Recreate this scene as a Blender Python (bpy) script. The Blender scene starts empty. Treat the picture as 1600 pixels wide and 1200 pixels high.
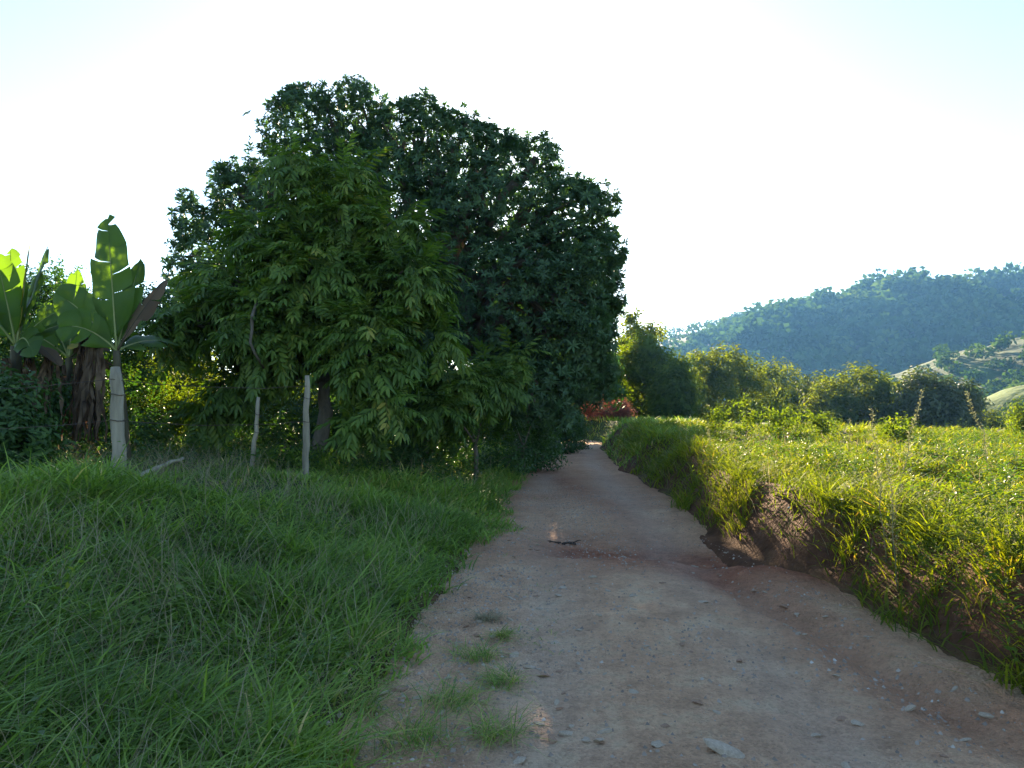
import bpy, math, random
import numpy as np
from mathutils import Vector, Matrix

# ------------------------------------------------------------------ camera, sky, sun, exposure
S = bpy.context.scene
COL = S.collection
FPX = 1186.0                      # focal length in pixels of the 1600 px wide photograph
CAM_H = 1.6
PITCH = math.atan(40.0 / FPX)
cam_d = bpy.data.cameras.new('camera'); cam = bpy.data.objects.new('camera', cam_d); COL.objects.link(cam)
cam.location = (0, 0, CAM_H); cam.rotation_euler = (math.pi / 2 + PITCH, 0, 0)
cam_d.sensor_width = 36.0; cam_d.lens = 36.0 * FPX / 1600.0
cam_d.clip_start = 0.05; cam_d.clip_end = 6000
S.camera = cam

SUN_AZ, SUN_EL = math.radians(-1.9), math.radians(18.2)      # azimuth from +Y towards +X
world = bpy.data.worlds.new('World'); S.world = world; world.use_nodes = True
wn = world.node_tree.nodes; wl = world.node_tree.links
bg = wn['Background']; sky = wn.new('ShaderNodeTexSky')
sky.sky_type = 'NISHITA'; sky.sun_disc = False
sky.sun_elevation = SUN_EL; sky.sun_rotation = SUN_AZ
sky.air_density = 1.0; sky.dust_density = .3; sky.ozone_density = 5.0; sky.altitude = 300
wl.new(sky.outputs[0], bg.inputs[0]); bg.inputs[1].default_value = 0.066

sun_d = bpy.data.lights.new('sun', 'SUN'); sun = bpy.data.objects.new('sun', sun_d); COL.objects.link(sun)
sun_d.energy = 3.9; sun_d.angle = math.radians(0.53); sun_d.color = (1.0, 0.90, 0.76)
sv = Vector((math.sin(SUN_AZ) * math.cos(SUN_EL), math.cos(SUN_AZ) * math.cos(SUN_EL), math.sin(SUN_EL)))
sun.rotation_euler = sv.to_track_quat('Z', 'Y').to_euler(); sun.location = sv * 60

vs = S.view_settings; vs.view_transform = 'Standard'; vs.look = 'None'; vs.gamma = 1.0
vs.use_curve_mapping = False; vs.exposure = 2.88
vs.use_white_balance = True; vs.white_balance_temperature = 8700      # the camera balanced for the blue shade
cy = S.cycles
cy.use_denoising = True
cy.max_bounces = 8; cy.diffuse_bounces = 4; cy.transmission_bounces = 5; cy.glossy_bounces = 2
cy.volume_bounces = 0; cy.transparent_max_bounces = 8
cy.sample_clamp_indirect = 6.0

# ------------------------------------------------------------------ helpers
rng = np.random.default_rng(11)

def at(px, py, d):
    """world point on the photo's pixel ray at forward distance d"""
    cx = (px - 800) / FPX; cyy = (600 - py) / FPX
    y = math.cos(PITCH) - cyy * math.sin(PITCH); z = math.sin(PITCH) + cyy * math.cos(PITCH)
    k = d / y
    return np.array((cx * k, d, CAM_H + z * k))

def ss(t):
    t = np.clip(t, 0, 1); return t * t * (3 - 2 * t)

def _h(ix, iy, seed):
    n = (ix * 374761393 + iy * 668265263 + seed * 1442695041) & 0xFFFFFFFF
    n = ((n ^ (n >> 13)) * 1274126177) & 0xFFFFFFFF
    return ((n ^ (n >> 16)) & 0xFFFF) / 65535.0

def vnoise(x, y, seed=0):
    x = np.asarray(x, float); y = np.asarray(y, float)
    xi = np.floor(x).astype(np.int64); yi = np.floor(y).astype(np.int64)
    fx = ss(x - xi); fy = ss(y - yi)
    a = _h(xi, yi, seed); b = _h(xi + 1, yi, seed); c = _h(xi, yi + 1, seed); d = _h(xi + 1, yi + 1, seed)
    return (a + (b - a) * fx) * (1 - fy) + (c + (d - c) * fx) * fy

def fbm(x, y, seed=0, o=4):
    """about -1..1"""
    s = 0; amp = 1; tot = 0
    for k in range(o):
        s = s + amp * (vnoise(x * 2 ** k + 17.3 * k, y * 2 ** k - 9.1 * k, seed + k) * 2 - 1); tot += amp; amp *= 0.5
    return s / tot

def norm(v):
    v = np.asarray(v, float)
    return v / np.maximum(np.linalg.norm(v, axis=-1, keepdims=True), 1e-9)

def mesh_np(name, V, loops, sizes, rnd=None, smooth=False, veg=None):
    me = bpy.data.meshes.new(name)
    V = np.ascontiguousarray(V, np.float32).reshape(-1, 3)
    loops = np.ascontiguousarray(loops, np.int32).ravel(); sizes = np.ascontiguousarray(sizes, np.int32).ravel()
    me.vertices.add(len(V)); me.vertices.foreach_set('co', V.ravel())
    me.loops.add(len(loops)); me.loops.foreach_set('vertex_index', loops)
    me.polygons.add(len(sizes))
    st = np.zeros(len(sizes), np.int32); st[1:] = np.cumsum(sizes)[:-1]
    me.polygons.foreach_set('loop_start', st)
    if smooth: me.polygons.foreach_set('use_smooth', np.ones(len(sizes), bool))
    if rnd is not None:
        a = me.attributes.new('rnd', 'FLOAT', 'POINT'); a.data.foreach_set('value', np.ascontiguousarray(rnd, np.float32).ravel())
    if veg is not None:
        a = me.attributes.new('veg', 'FLOAT', 'POINT'); a.data.foreach_set('value', np.ascontiguousarray(veg, np.float32).ravel())
    me.update(calc_edges=True)
    return me

def pattern_mesh(name, V, pattern, rnd=None, smooth=False):
    """V (n,k,3): n copies of a k-vertex pattern of faces"""
    n, k, _ = V.shape
    lp = np.concatenate([np.array(f) for f in pattern]); sz = np.array([len(f) for f in pattern])
    loops = (np.arange(n)[:, None] * k + lp[None, :])
    return mesh_np(name, V, loops, np.tile(sz, n), None if rnd is None else np.broadcast_to(np.asarray(rnd).reshape(n, -1), (n, k)), smooth)

def link(name, me, mat=None, parent=None, kind=None, label=None, cat=None, group=None):
    o = bpy.data.objects.new(name, me); COL.objects.link(o)
    if mat is not None and me is not None and not me.materials: me.materials.append(mat)
    if parent is not None: o.parent = parent
    tag(o, label, cat, group, kind); return o

def tag(o, label=None, cat=None, group=None, kind=None):
    if kind: o['kind'] = kind
    if label: o['label'] = label
    if cat: o['category'] = cat
    if group: o['group'] = group
    return o

def thing(name, label, cat, group=None):
    o = bpy.data.objects.new(name, None); COL.objects.link(o); o.empty_display_size = 0.2
    return tag(o, label, cat, group)

def rebase(root, loc):
    """put a thing's Empty at its base; its parts were built in world coordinates"""
    root.location = loc
    for c in root.children: c.location = Vector(c.location) - Vector(loc)

class Proto:
    """faces as flat arrays, to be merged many times"""
    def __init__(s, V, loops, sizes, rnd): s.V, s.loops, s.sizes, s.rnd = V, loops, sizes, rnd
    def mesh(s, name): return mesh_np(name, s.V, s.loops, s.sizes, s.rnd)

def proto_cat(ps):
    off = 0; L = []
    for p in ps: L.append(p.loops + off); off += len(p.V)
    return Proto(np.concatenate([p.V for p in ps]), np.concatenate(L), np.concatenate([p.sizes for p in ps]), np.concatenate([p.rnd for p in ps]))

def merge(protos, idx, pos, R, sc, rnd, amt=0.35):
    out = []
    for k, p in enumerate(protos):
        m = np.where(idx == k)[0]
        if not len(m): continue
        s_ = np.asarray(sc)[m]
        s_ = s_[:, None, None] if s_.ndim == 1 else s_[:, None, :]
        V = np.einsum('nij,nkj->nki', R[m], p.V[None] * s_) + pos[m][:, None, :]
        n = len(m); kv = len(p.V)
        loops = (np.arange(n)[:, None] * kv + p.loops[None]).ravel()
        r = np.clip(rnd[m][:, None] * (1 - amt) + p.rnd[None] * amt, 0, 1)
        out.append(Proto(V.reshape(-1, 3), loops, np.tile(p.sizes, n), r.ravel()))
    return proto_cat(out)

LEAF4 = [(0, 1, 2), (0, 2, 3)]
LEAF6 = [(0, 1, 2, 3), (0, 3, 4, 5)]

def leaf_verts(pos, d, up, L, W, fold=0.25, droop=0.2, six=True):
    """arrays of leaves folded on their midrib and drooping towards the tip"""
    d = norm(d); side = norm(np.cross(d, up)); nrm = norm(np.cross(side, d))
    L = np.broadcast_to(np.asarray(L, float), (len(pos),))[:, None]; W = np.broadcast_to(np.asarray(W, float), (len(pos),))[:, None]
    def P(t, w):
        p = pos + d * L * t + side * W * w + nrm * (abs(w) * fold * W)
        return p + np.array((0, 0, -1.0)) * (droop * L * t * t)
    if six: return np.stack([P(0, 0), P(.3, .5), P(.68, .42), P(1, 0), P(.68, -.42), P(.3, -.5)], 1)
    return np.stack([P(0, 0), P(.45, .5), P(1, 0), P(.45, -.5)], 1)

def leaf_proto(pos, d, up, L, W, fold=.25, droop=.2, six=True, rnd=None):
    V = leaf_verts(pos, d, up, L, W, fold, droop, six); n, k, _ = V.shape
    pat = LEAF6 if six else LEAF4
    lp = np.concatenate([np.array(f) for f in pat]); sz = np.array([len(f) for f in pat])
    r = rng.random(n) if rnd is None else rnd
    return Proto(V.reshape(-1, 3), (np.arange(n)[:, None] * k + lp).ravel(), np.tile(sz, n), np.repeat(r, k))

def frames(axis, spin):
    """rotation matrices turning local Z to axis, spun about it"""
    a = norm(axis); ref = np.where(np.abs(a[:, 2:3]) < .95, np.array((0, 0, 1.0)), np.array((1.0, 0, 0)))
    x = norm(np.cross(ref, a)); y = np.cross(a, x)
    c, s_ = np.cos(spin)[:, None], np.sin(spin)[:, None]
    return np.stack([x * c + y * s_, -x * s_ + y * c, a], 2)

def rand_dirs(n):
    return norm(rng.normal(size=(n, 3)))

def tube(pts, rad, seg=7, jit=0.0):
    pts = np.asarray(pts, float); rad = np.broadcast_to(np.asarray(rad, float), (len(pts),))
    t = norm(np.gradient(pts, axis=0))
    ref = np.array((0.31, 0.92, 0.2)); x = norm(np.cross(t, ref)); y = np.cross(t, x)
    an = np.arange(seg) * 2 * math.pi / seg
    rr = rad[:, None] * (1 + jit * (rng.random((len(pts), seg)) - .5))
    V = pts[:, None] + x[:, None] * (np.cos(an) * rr)[..., None] + y[:, None] * (np.sin(an) * rr)[..., None]
    n = len(pts); L = []; Z = []
    for i in range(n - 1):
        for j in range(seg):
            k = (j + 1) % seg; L += [i * seg + j, i * seg + k, (i + 1) * seg + k, (i + 1) * seg + j]; Z.append(4)
    L += list(range(seg - 1, -1, -1)); Z.append(seg); L += [(n - 1) * seg + j for j in range(seg)]; Z.append(seg)
    return Proto(V.reshape(-1, 3), np.array(L), np.array(Z), np.full(n * seg, rng.random()))

def curve(a, b, sag=0.0, wob=0.1, n=7):
    a = np.asarray(a, float); b = np.asarray(b, float); t = np.linspace(0, 1, n)[:, None]
    L = np.linalg.norm(b - a); p = a + (b - a) * t
    p[:, 2] += sag * L * 4 * t[:, 0] * (1 - t[:, 0])
    w = rng.normal(size=(n, 3)) * wob * L * .25; w[0] = 0; w[-1] *= .3
    return p + w * np.sin(t * math.pi * .5)

# ------------------------------------------------------------------ materials
def new_mat(name):
    m = bpy.data.materials.new(name); m.use_nodes = True
    nt = m.node_tree; return m, nt, nt.nodes, nt.links, nt.nodes['Principled BSDF'], nt.nodes['Material Output']

def ramp(nodes, stops):
    r = nodes.new('ShaderNodeValToRGB'); e = r.color_ramp.elements
    while len(e) < len(stops): e.new(0.5)
    for i, (p, c) in enumerate(stops): e[i].position = p; e[i].color = (*c, 1)
    return r

def leaf_mat(name, stops, trans=(1.0, 1.25, .45), tf=0.4, rough=0.5, spec=0.35):
    m, nt, N, Lk, b, out = new_mat(name)
    a = N.new('ShaderNodeAttribute'); a.attribute_name = 'rnd'
    r = ramp(N, stops); Lk.new(a.outputs['Fac'], r.inputs[0]); Lk.new(r.outputs[0], b.inputs['Base Color'])
    b.inputs['Roughness'].default_value = rough; b.inputs['Specular IOR Level'].default_value = spec
    t = N.new('ShaderNodeBsdfTranslucent')
    mul = N.new('ShaderNodeMix'); mul.data_type = 'RGBA'; mul.blend_type = 'MULTIPLY'; mul.inputs[0].default_value = 1
    Lk.new(r.outputs[0], mul.inputs[6]); mul.inputs[7].default_value = (*trans, 1); mul.clamp_result = False
    Lk.new(mul.outputs[2], t.inputs[0])
    mx = N.new('ShaderNodeMixShader'); mx.inputs[0].default_value = tf
    Lk.new(b.outputs[0], mx.inputs[1]); Lk.new(t.outputs[0], mx.inputs[2]); Lk.new(mx.outputs[0], out.inputs[0])
    return m

def noise_mat(name, stops, scale=4.0, rough=0.9, bump=0.3, bscale=25.0, detail=8, stretch=None, dist=.02):
    m, nt, N, Lk, b, out = new_mat(name)
    tc = N.new('ShaderNodeTexCoord'); mp = N.new('ShaderNodeMapping'); Lk.new(tc.outputs['Object'], mp.inputs[0])
    if stretch: mp.inputs['Scale'].default_value = stretch
    n1 = N.new('ShaderNodeTexNoise'); n1.inputs['Scale'].default_value = scale; n1.inputs['Detail'].default_value = detail; n1.inputs['Roughness'].default_value = .65
    Lk.new(mp.outputs[0], n1.inputs[0])
    r = ramp(N, stops); Lk.new(n1.outputs[0], r.inputs[0]); Lk.new(r.outputs[0], b.inputs['Base Color'])
    n2 = N.new('ShaderNodeTexNoise'); n2.inputs['Scale'].default_value = bscale; n2.inputs['Detail'].default_value = 6
    Lk.new(mp.outputs[0], n2.inputs[0])
    bp = N.new('ShaderNodeBump'); bp.inputs['Strength'].default_value = bump; bp.inputs['Distance'].default_value = dist
    Lk.new(n2.outputs[0], bp.inputs['Height']); Lk.new(bp.outputs[0], b.inputs['Normal'])
    b.inputs['Roughness'].default_value = rough; b.inputs['Specular IOR Level'].default_value = .25
    return m

M = {}
M['mango'] = leaf_mat('mango_leaf', [(0, (0.036, 0.082, 0.039)), (.5, (0.058, 0.123, 0.056)), (.9, (0.085, 0.168, 0.069)), (1, (0.220, 0.183, 0.048))], tf=.28, rough=.55, spec=.3)
M['front'] = leaf_mat('frond_leaf', [(0, (0.044, 0.095, 0.020)), (.5, (0.093, 0.174, 0.032)), (.85, (0.167, 0.250, 0.044)), (1, (0.370, 0.320, 0.066))], tf=.38)
M['banana'] = leaf_mat('banana_leaf', [(0, (0.047, 0.112, 0.029)), (1, (0.090, 0.178, 0.037))], trans=(1.6, 1.6, .4), tf=.58, rough=.42)
M['banana_yellow'] = leaf_mat('banana_yellow_leaf', [(0, (.20, .20, .03)), (1, (.34, .27, .04))], trans=(1.2, 1.1, .4), tf=.55, rough=.5)
M['dead_leaf'] = leaf_mat('dead_leaf', [(0, (0.074, 0.050, 0.034)), (.6, (0.155, 0.102, 0.065)), (1, (0.270, 0.186, 0.121))], trans=(1.3, .9, .6), tf=.25, rough=.85, spec=.1)
M['grass_shade'] = leaf_mat('verge_grass_blade', [(0, (0.084, 0.161, 0.030)), (.4, (0.161, 0.275, 0.048)), (.72, (0.257, 0.374, 0.069)), (.86, (0.371, 0.358, 0.098)), (1, (0.700, 0.494, 0.228))], tf=.36, rough=.6, spec=.25)
M['grass_field'] = leaf_mat('field_grass_blade', [(0, (0.071, 0.124, 0.022)), (.5, (0.146, 0.204, 0.029)), (.85, (0.221, 0.255, 0.041)), (1, (0.341, 0.250, 0.108))], trans=(1.4, 1.3, .4), tf=.55, rough=.65, spec=.12)
M['straw'] = leaf_mat('dry_stem', [(0, (0.196, 0.168, 0.098)), (1, (0.414, 0.360, 0.230))], trans=(1.1, 1, .8), tf=.4, rough=.8, spec=.1)
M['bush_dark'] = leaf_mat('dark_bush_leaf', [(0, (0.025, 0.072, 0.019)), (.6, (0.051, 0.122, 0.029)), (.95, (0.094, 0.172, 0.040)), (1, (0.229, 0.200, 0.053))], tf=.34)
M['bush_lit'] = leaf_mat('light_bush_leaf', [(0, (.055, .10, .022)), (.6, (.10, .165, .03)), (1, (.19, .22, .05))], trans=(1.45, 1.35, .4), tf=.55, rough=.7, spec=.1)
M['tree_mid'] = leaf_mat('valley_tree_leaf', [(0, (.050, .085, .022)), (.6, (.10, .145, .03)), (1, (.19, .215, .05))], trans=(1.7, 1.5, .4), tf=.58, rough=.7, spec=.12)
M['tree_brown'] = leaf_mat('brownish_tree_leaf', [(0, (.050, .070, .026)), (.6, (.085, .10, .038)), (1, (.15, .14, .06))], tf=.38)
M['tree_far'] = leaf_mat('hillside_leaf', [(0, (0.033, 0.071, 0.022)), (.6, (0.060, 0.107, 0.031)), (1, (0.127, 0.165, 0.048))], tf=.3, rough=.95, spec=0)
M['red_bush'] = leaf_mat('rust_red_leaf', [(0, (0.210, 0.092, 0.073)), (.6, (0.315, 0.152, 0.129)), (1, (0.350, 0.248, 0.168))], trans=(1.3, 1.0, .8), tf=.5, rough=.8, spec=.1)
M['seed'] = leaf_mat('weed_seed', [(0, (.17, .18, .10)), (1, (.32, .32, .21))], trans=(1.1, 1.1, .8), tf=.4, rough=.8, spec=.1)
M['bark'] = noise_mat('bark', [(.3, (.06, .048, .036)), (.7, (.20, .165, .125))], 6, .9, .6, 30, stretch=(1, 1, .25))
M['post'] = noise_mat('weathered_post_wood', [(.25, (0.137, 0.112, 0.081)), (.5, (0.275, 0.231, 0.168)), (.75, (0.412, 0.349, 0.257))], 7, .85, .7, 22, stretch=(1, 1, .12), dist=.012)
M['stem'] = noise_mat('banana_stem', [(.3, (.035, .032, .018)), (.7, (.10, .082, .045))], 8, .8, .5, 20, stretch=(1, 1, .3))
M['greenstem'] = noise_mat('green_stem', [(.3, (.07, .13, .03)), (.7, (.14, .19, .06))], 8, .6, .2, 20)
M['petiole'] = noise_mat('banana_petiole', [(.3, (.16, .20, .06)), (.7, (.28, .30, .11))], 5, .5, .1, 20)
M['wire'] = noise_mat('rusty_wire', [(.3, (.05, .04, .035)), (.7, (.12, .08, .06))], 30, .7, .1, 60)
M['charred'] = noise_mat('charred_wood', [(.3, (.03, .022, .018)), (.7, (.085, .06, .045))], 20, .8, .5, 40)
M['flower'] = leaf_mat('white_petal', [(0, (.75, .74, .68)), (1, (.82, .82, .78))], trans=(1, 1, .95), tf=.4, rough=.7)

def road_mat():
    m, nt, N, Lk, b, out = new_mat('dirt_road')
    tc = N.new('ShaderNodeTexCoord'); at_ = N.new('ShaderNodeAttribute'); at_.attribute_name = 'veg'
    def noise(sc, det=8, ro=.6, vec=None):
        n = N.new('ShaderNodeTexNoise'); n.inputs['Scale'].default_value = sc; n.inputs['Detail'].default_value = det; n.inputs['Roughness'].default_value = ro
        Lk.new(vec or tc.outputs['Object'], n.inputs[0]); return n
    n1 = noise(2.2, 9, .7)
    grey = ramp(N, [(.28, (0.431, 0.226, 0.127)), (.5, (0.700, 0.385, 0.229)), (.72, (0.800, 0.564, 0.351))]); Lk.new(n1.outputs[0], grey.inputs[0])
    n2 = noise(5, 8, .7)
    red = ramp(N, [(.3, (0.218, 0.067, 0.031)), (.55, (0.410, 0.136, 0.068)), (.75, (0.600, 0.233, 0.125))]); Lk.new(n2.outputs[0], red.inputs[0])
    n3 = noise(1.1, 6, .65)
    ad = N.new('ShaderNodeMath'); ad.operation = 'ADD'; Lk.new(at_.outputs['Fac'], ad.inputs[0]); Lk.new(n3.outputs[0], ad.inputs[1])
    mr = N.new('ShaderNodeMapRange'); mr.inputs[1].default_value = .52; mr.inputs[2].default_value = 1.15; Lk.new(ad.outputs[0], mr.inputs[0])
    mx = N.new('ShaderNodeMix'); mx.data_type = 'RGBA'; Lk.new(mr.outputs[0], mx.inputs[0]); Lk.new(grey.outputs[0], mx.inputs[6]); Lk.new(red.outputs[0], mx.inputs[7])
    tr = N.new('ShaderNodeAttribute'); tr.attribute_name = 'rnd'
    pale = N.new('ShaderNodeMix'); pale.data_type = 'RGBA'; Lk.new(tr.outputs['Fac'], pale.inputs[0]); Lk.new(mx.outputs[2], pale.inputs[6]); pale.inputs[7].default_value = (.60, .45, .35, 1); mx = pale
    # fine grit speckle
    v = N.new('ShaderNodeTexVoronoi'); v.inputs['Scale'].default_value = 55; Lk.new(tc.outputs['Object'], v.inputs[0])
    sp = ramp(N, [(0, (.55, .52, .50)), (.5, (1, 1, 1)), (1, (1.0, .98, .95))]); Lk.new(v.outputs['Color'], sp.inputs[0])
    ml = N.new('ShaderNodeMix'); ml.data_type = 'RGBA'; ml.blend_type = 'MULTIPLY'; ml.inputs[0].default_value = .55
    Lk.new(mx.outputs[2], ml.inputs[6]); Lk.new(sp.outputs[0], ml.inputs[7]); Lk.new(ml.outputs[2], b.inputs['Base Color'])
    n5 = noise(9, 7, .8); mot = ramp(N, [(.32, (.62, .58, .55)), (.5, (1, 1, 1)), (.68, (1.12, 1.10, 1.08))]); Lk.new(n5.outputs[0], mot.inputs[0])
    m2 = N.new('ShaderNodeMix'); m2.data_type = 'RGBA'; m2.blend_type = 'MULTIPLY'; m2.inputs[0].default_value = .6; m2.clamp_result = False
    Lk.new(ml.outputs[2], m2.inputs[6]); Lk.new(mot.outputs[0], m2.inputs[7]); Lk.new(m2.outputs[2], b.inputs['Base Color'])
    v2 = N.new('ShaderNodeTexVoronoi'); v2.inputs['Scale'].default_value = 17; Lk.new(tc.outputs['Object'], v2.inputs[0])
    n4 = noise(38, 8, .75)
    hh = N.new('ShaderNodeMath'); hh.operation = 'SUBTRACT'; Lk.new(n4.outputs[0], hh.inputs[0]); Lk.new(v.outputs['Distance'], hh.inputs[1])
    bp = N.new('ShaderNodeBump'); bp.inputs['Strength'].default_value = .9; bp.inputs['Distance'].default_value = .035
    h2 = N.new('ShaderNodeMath'); h2.operation = 'MULTIPLY_ADD'; Lk.new(v2.outputs['Distance'], h2.inputs[0]); h2.inputs[1].default_value = -.9; Lk.new(hh.outputs[0], h2.inputs[2])
    Lk.new(h2.outputs[0], bp.inputs['Height']); Lk.new(bp.outputs[0], b.inputs['Normal'])
    b.inputs['Roughness'].default_value = .93; b.inputs['Specular IOR Level'].default_value = .2
    return m

def ground_mat():
    m, nt, N, Lk, b, out = new_mat('soil_and_turf')
    tc = N.new('ShaderNodeTexCoord'); at_ = N.new('ShaderNodeAttribute'); at_.attribute_name = 'veg'
    n1 = N.new('ShaderNodeTexNoise'); n1.inputs['Scale'].default_value = 3; n1.inputs['Detail'].default_value = 9; n1.inputs['Roughness'].default_value = .7
    Lk.new(tc.outputs['Object'], n1.inputs[0])
    soil = ramp(N, [(.3, (0.055, 0.022, 0.011)), (.55, (0.123, 0.051, 0.026)), (.75, (0.187, 0.090, 0.050))]); Lk.new(n1.outputs[0], soil.inputs[0])
    turf = ramp(N, [(.3, (.022, .040, .014)), (.55, (.050, .080, .022)), (.75, (.10, .12, .04))]); Lk.new(n1.outputs[0], turf.inputs[0])
    mx = N.new('ShaderNodeMix'); mx.data_type = 'RGBA'; Lk.new(at_.outputs['Fac'], mx.inputs[0]); Lk.new(soil.outputs[0], mx.inputs[6]); Lk.new(turf.outputs[0], mx.inputs[7])
    Lk.new(mx.outputs[2], b.inputs['Base Color'])
    n2 = N.new('ShaderNodeTexNoise'); n2.inputs['Scale'].default_value = 22; n2.inputs['Detail'].default_value = 8
    Lk.new(tc.outputs['Object'], n2.inputs[0])
    bp = N.new('ShaderNodeBump'); bp.inputs['Strength'].default_value = .8; bp.inputs['Distance'].default_value = .04
    Lk.new(n2.outputs[0], bp.inputs['Height']); Lk.new(bp.outputs[0], b.inputs['Normal'])
    b.inputs['Roughness'].default_value = .95; b.inputs['Specular IOR Level'].default_value = .15
    return m

M['road'] = road_mat(); M['ground'] = ground_mat()
M['stone'] = noise_mat('road_stone', [(.3, (0.317, 0.227, 0.156)), (.55, (0.464, 0.340, 0.244)), (.75, (0.634, 0.486, 0.359))], 9, .85, .4, 40)
M['gravel'] = leaf_mat('gravel_stone', [(0, (.20, .145, .11)), (.4, (.33, .235, .175)), (.8, (.46, .34, .26)), (.95, (.56, .45, .36)), (1, (.64, .55, .47))], tf=.0, rough=.9, spec=.2)
M['stone_red'] = noise_mat('reddish_stone', [(.3, (0.240, 0.120, 0.072)), (.7, (0.432, 0.250, 0.162))], 9, .85, .4, 40)
M['hill'] = noise_mat('hill_scrub', [(.3, (.035, .055, .022)), (.5, (.06, .085, .03)), (.62, (.11, .125, .045)), (.8, (.17, .16, .07))], .022, .95, .5, .3, detail=9, dist=1.5)
_nt = M['hill'].node_tree; _b = _nt.nodes['Principled BSDF']; _src = _b.inputs['Base Color'].links[0].from_socket
_at = _nt.nodes.new('ShaderNodeAttribute'); _at.attribute_name = 'veg'; _mx = _nt.nodes.new('ShaderNodeMix'); _mx.data_type = 'RGBA'
_nt.links.new(_at.outputs['Fac'], _mx.inputs[0]); _nt.links.new(_src, _mx.inputs[6]); _mx.inputs[7].default_value = (.24, .25, .10, 1); _nt.links.new(_mx.outputs[2], _b.inputs['Base Color'])
M['pasture'] = noise_mat('dry_pasture', [(.38, (0.019, 0.045, 0.008)), (.5, (0.038, 0.075, 0.014)), (.64, (0.074, 0.115, 0.027))], .13, .95, .6, .5, detail=9, dist=.8)
M['meadow'] = noise_mat('green_meadow', [(.3, (0.051, 0.095, 0.019)), (.55, (0.089, 0.145, 0.030)), (.8, (0.136, 0.175, 0.047))], .16, .95, .6, .9, detail=9, dist=.4)

# ------------------------------------------------------------------ terrain
_yc = np.array([-40, 0, 5, 9, 12, 17, 24, 32, 38, 42, 50, 60, 100, 200.]); _xc = np.array([.7, .95, 1.06, 1.26, 1.42, 1.58, 1.98, 2.6, 3.4, 2.7, -1, -8, -40, -120.])
def xc(y): return np.interp(y, _yc, _xc)
def ur(x, y): return x - xc(y) + .48 * ss((y - 5.5) / 6)      # offset from the centre line, right side (the road narrows)

def h_road(x, y):
    u = x - xc(y)
    z = -.022 * (u / 1.6) ** 2 - .022 * np.exp(-((u + .85) / .28) ** 2) - .028 * np.exp(-((u - .62) / .32) ** 2)
    near = np.exp(-np.maximum(y, 0) / 40)
    z = z + (.032 * fbm(x * 1.1, y * .8, 3) + .022 * fbm(x * 4, y * 3, 5) + .014 * fbm(x * 13, y * 11, 8, 3)) * near
    # washed-out hollow behind a lip, and the gully that leads from it along the bank
    lip = 8.0 + .35 * fbm(x * 1.3, x * .4, 21) - .42 * (x - 1.5)
    hol = ss((y - lip) / .22) * (1 - ss((y - lip - .5) / 3.2)) * ss((x - .15) / .9) * (1 - ss((x - 2.35) / .7))
    z = z - .22 * hol
    z = z + .03 * np.exp(-((y - lip + .12) / .22) ** 2) * ss((x - .1) / .6) * (1 - ss((x - 2.6) / .4))
    gx = 2.28 - .10 * (y - 5.5) + .12 * fbm(y * .9, 3.3, 31)
    z = z - .085 * np.exp(-((x - gx) / .17) ** 2) * ss((y - 3.2) / .8) * (1 - ss((y - 7.6) / .8))
    s2 = 9.6 + .3 * fbm(x * 2, 1.1, 41)
    z = z - .05 * ss((y - s2) / .15) * (1 - ss((y - s2 - .3) / 1.6)) * np.exp(-((x - .55) / .45) ** 2)
    return z

def red_road(x, y):
    lip = 8.0 - .42 * (x - 1.5)
    r = .8 * np.exp(-((y - lip - .7) / 1.1) ** 2) * ss((x - .2) / .9)
    r = r + .26 * np.exp(-((x - (2.28 - .1 * (y - 5.5))) / .42) ** 2) * ss((y - 2.8) / 1)
    r = r + .34 * np.exp(-((x - .35) / .6) ** 2) * np.exp(-((y - 9.3) / 1.6) ** 2)
    r = r + .22 * ss((y - 9) / 6) * (1 - ss((y - 26) / 8))
    r = r + .20 * ss((np.abs(x - xc(y)) - 1.2) / .5) * ss((y - 6) / 3)
    return r

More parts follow.
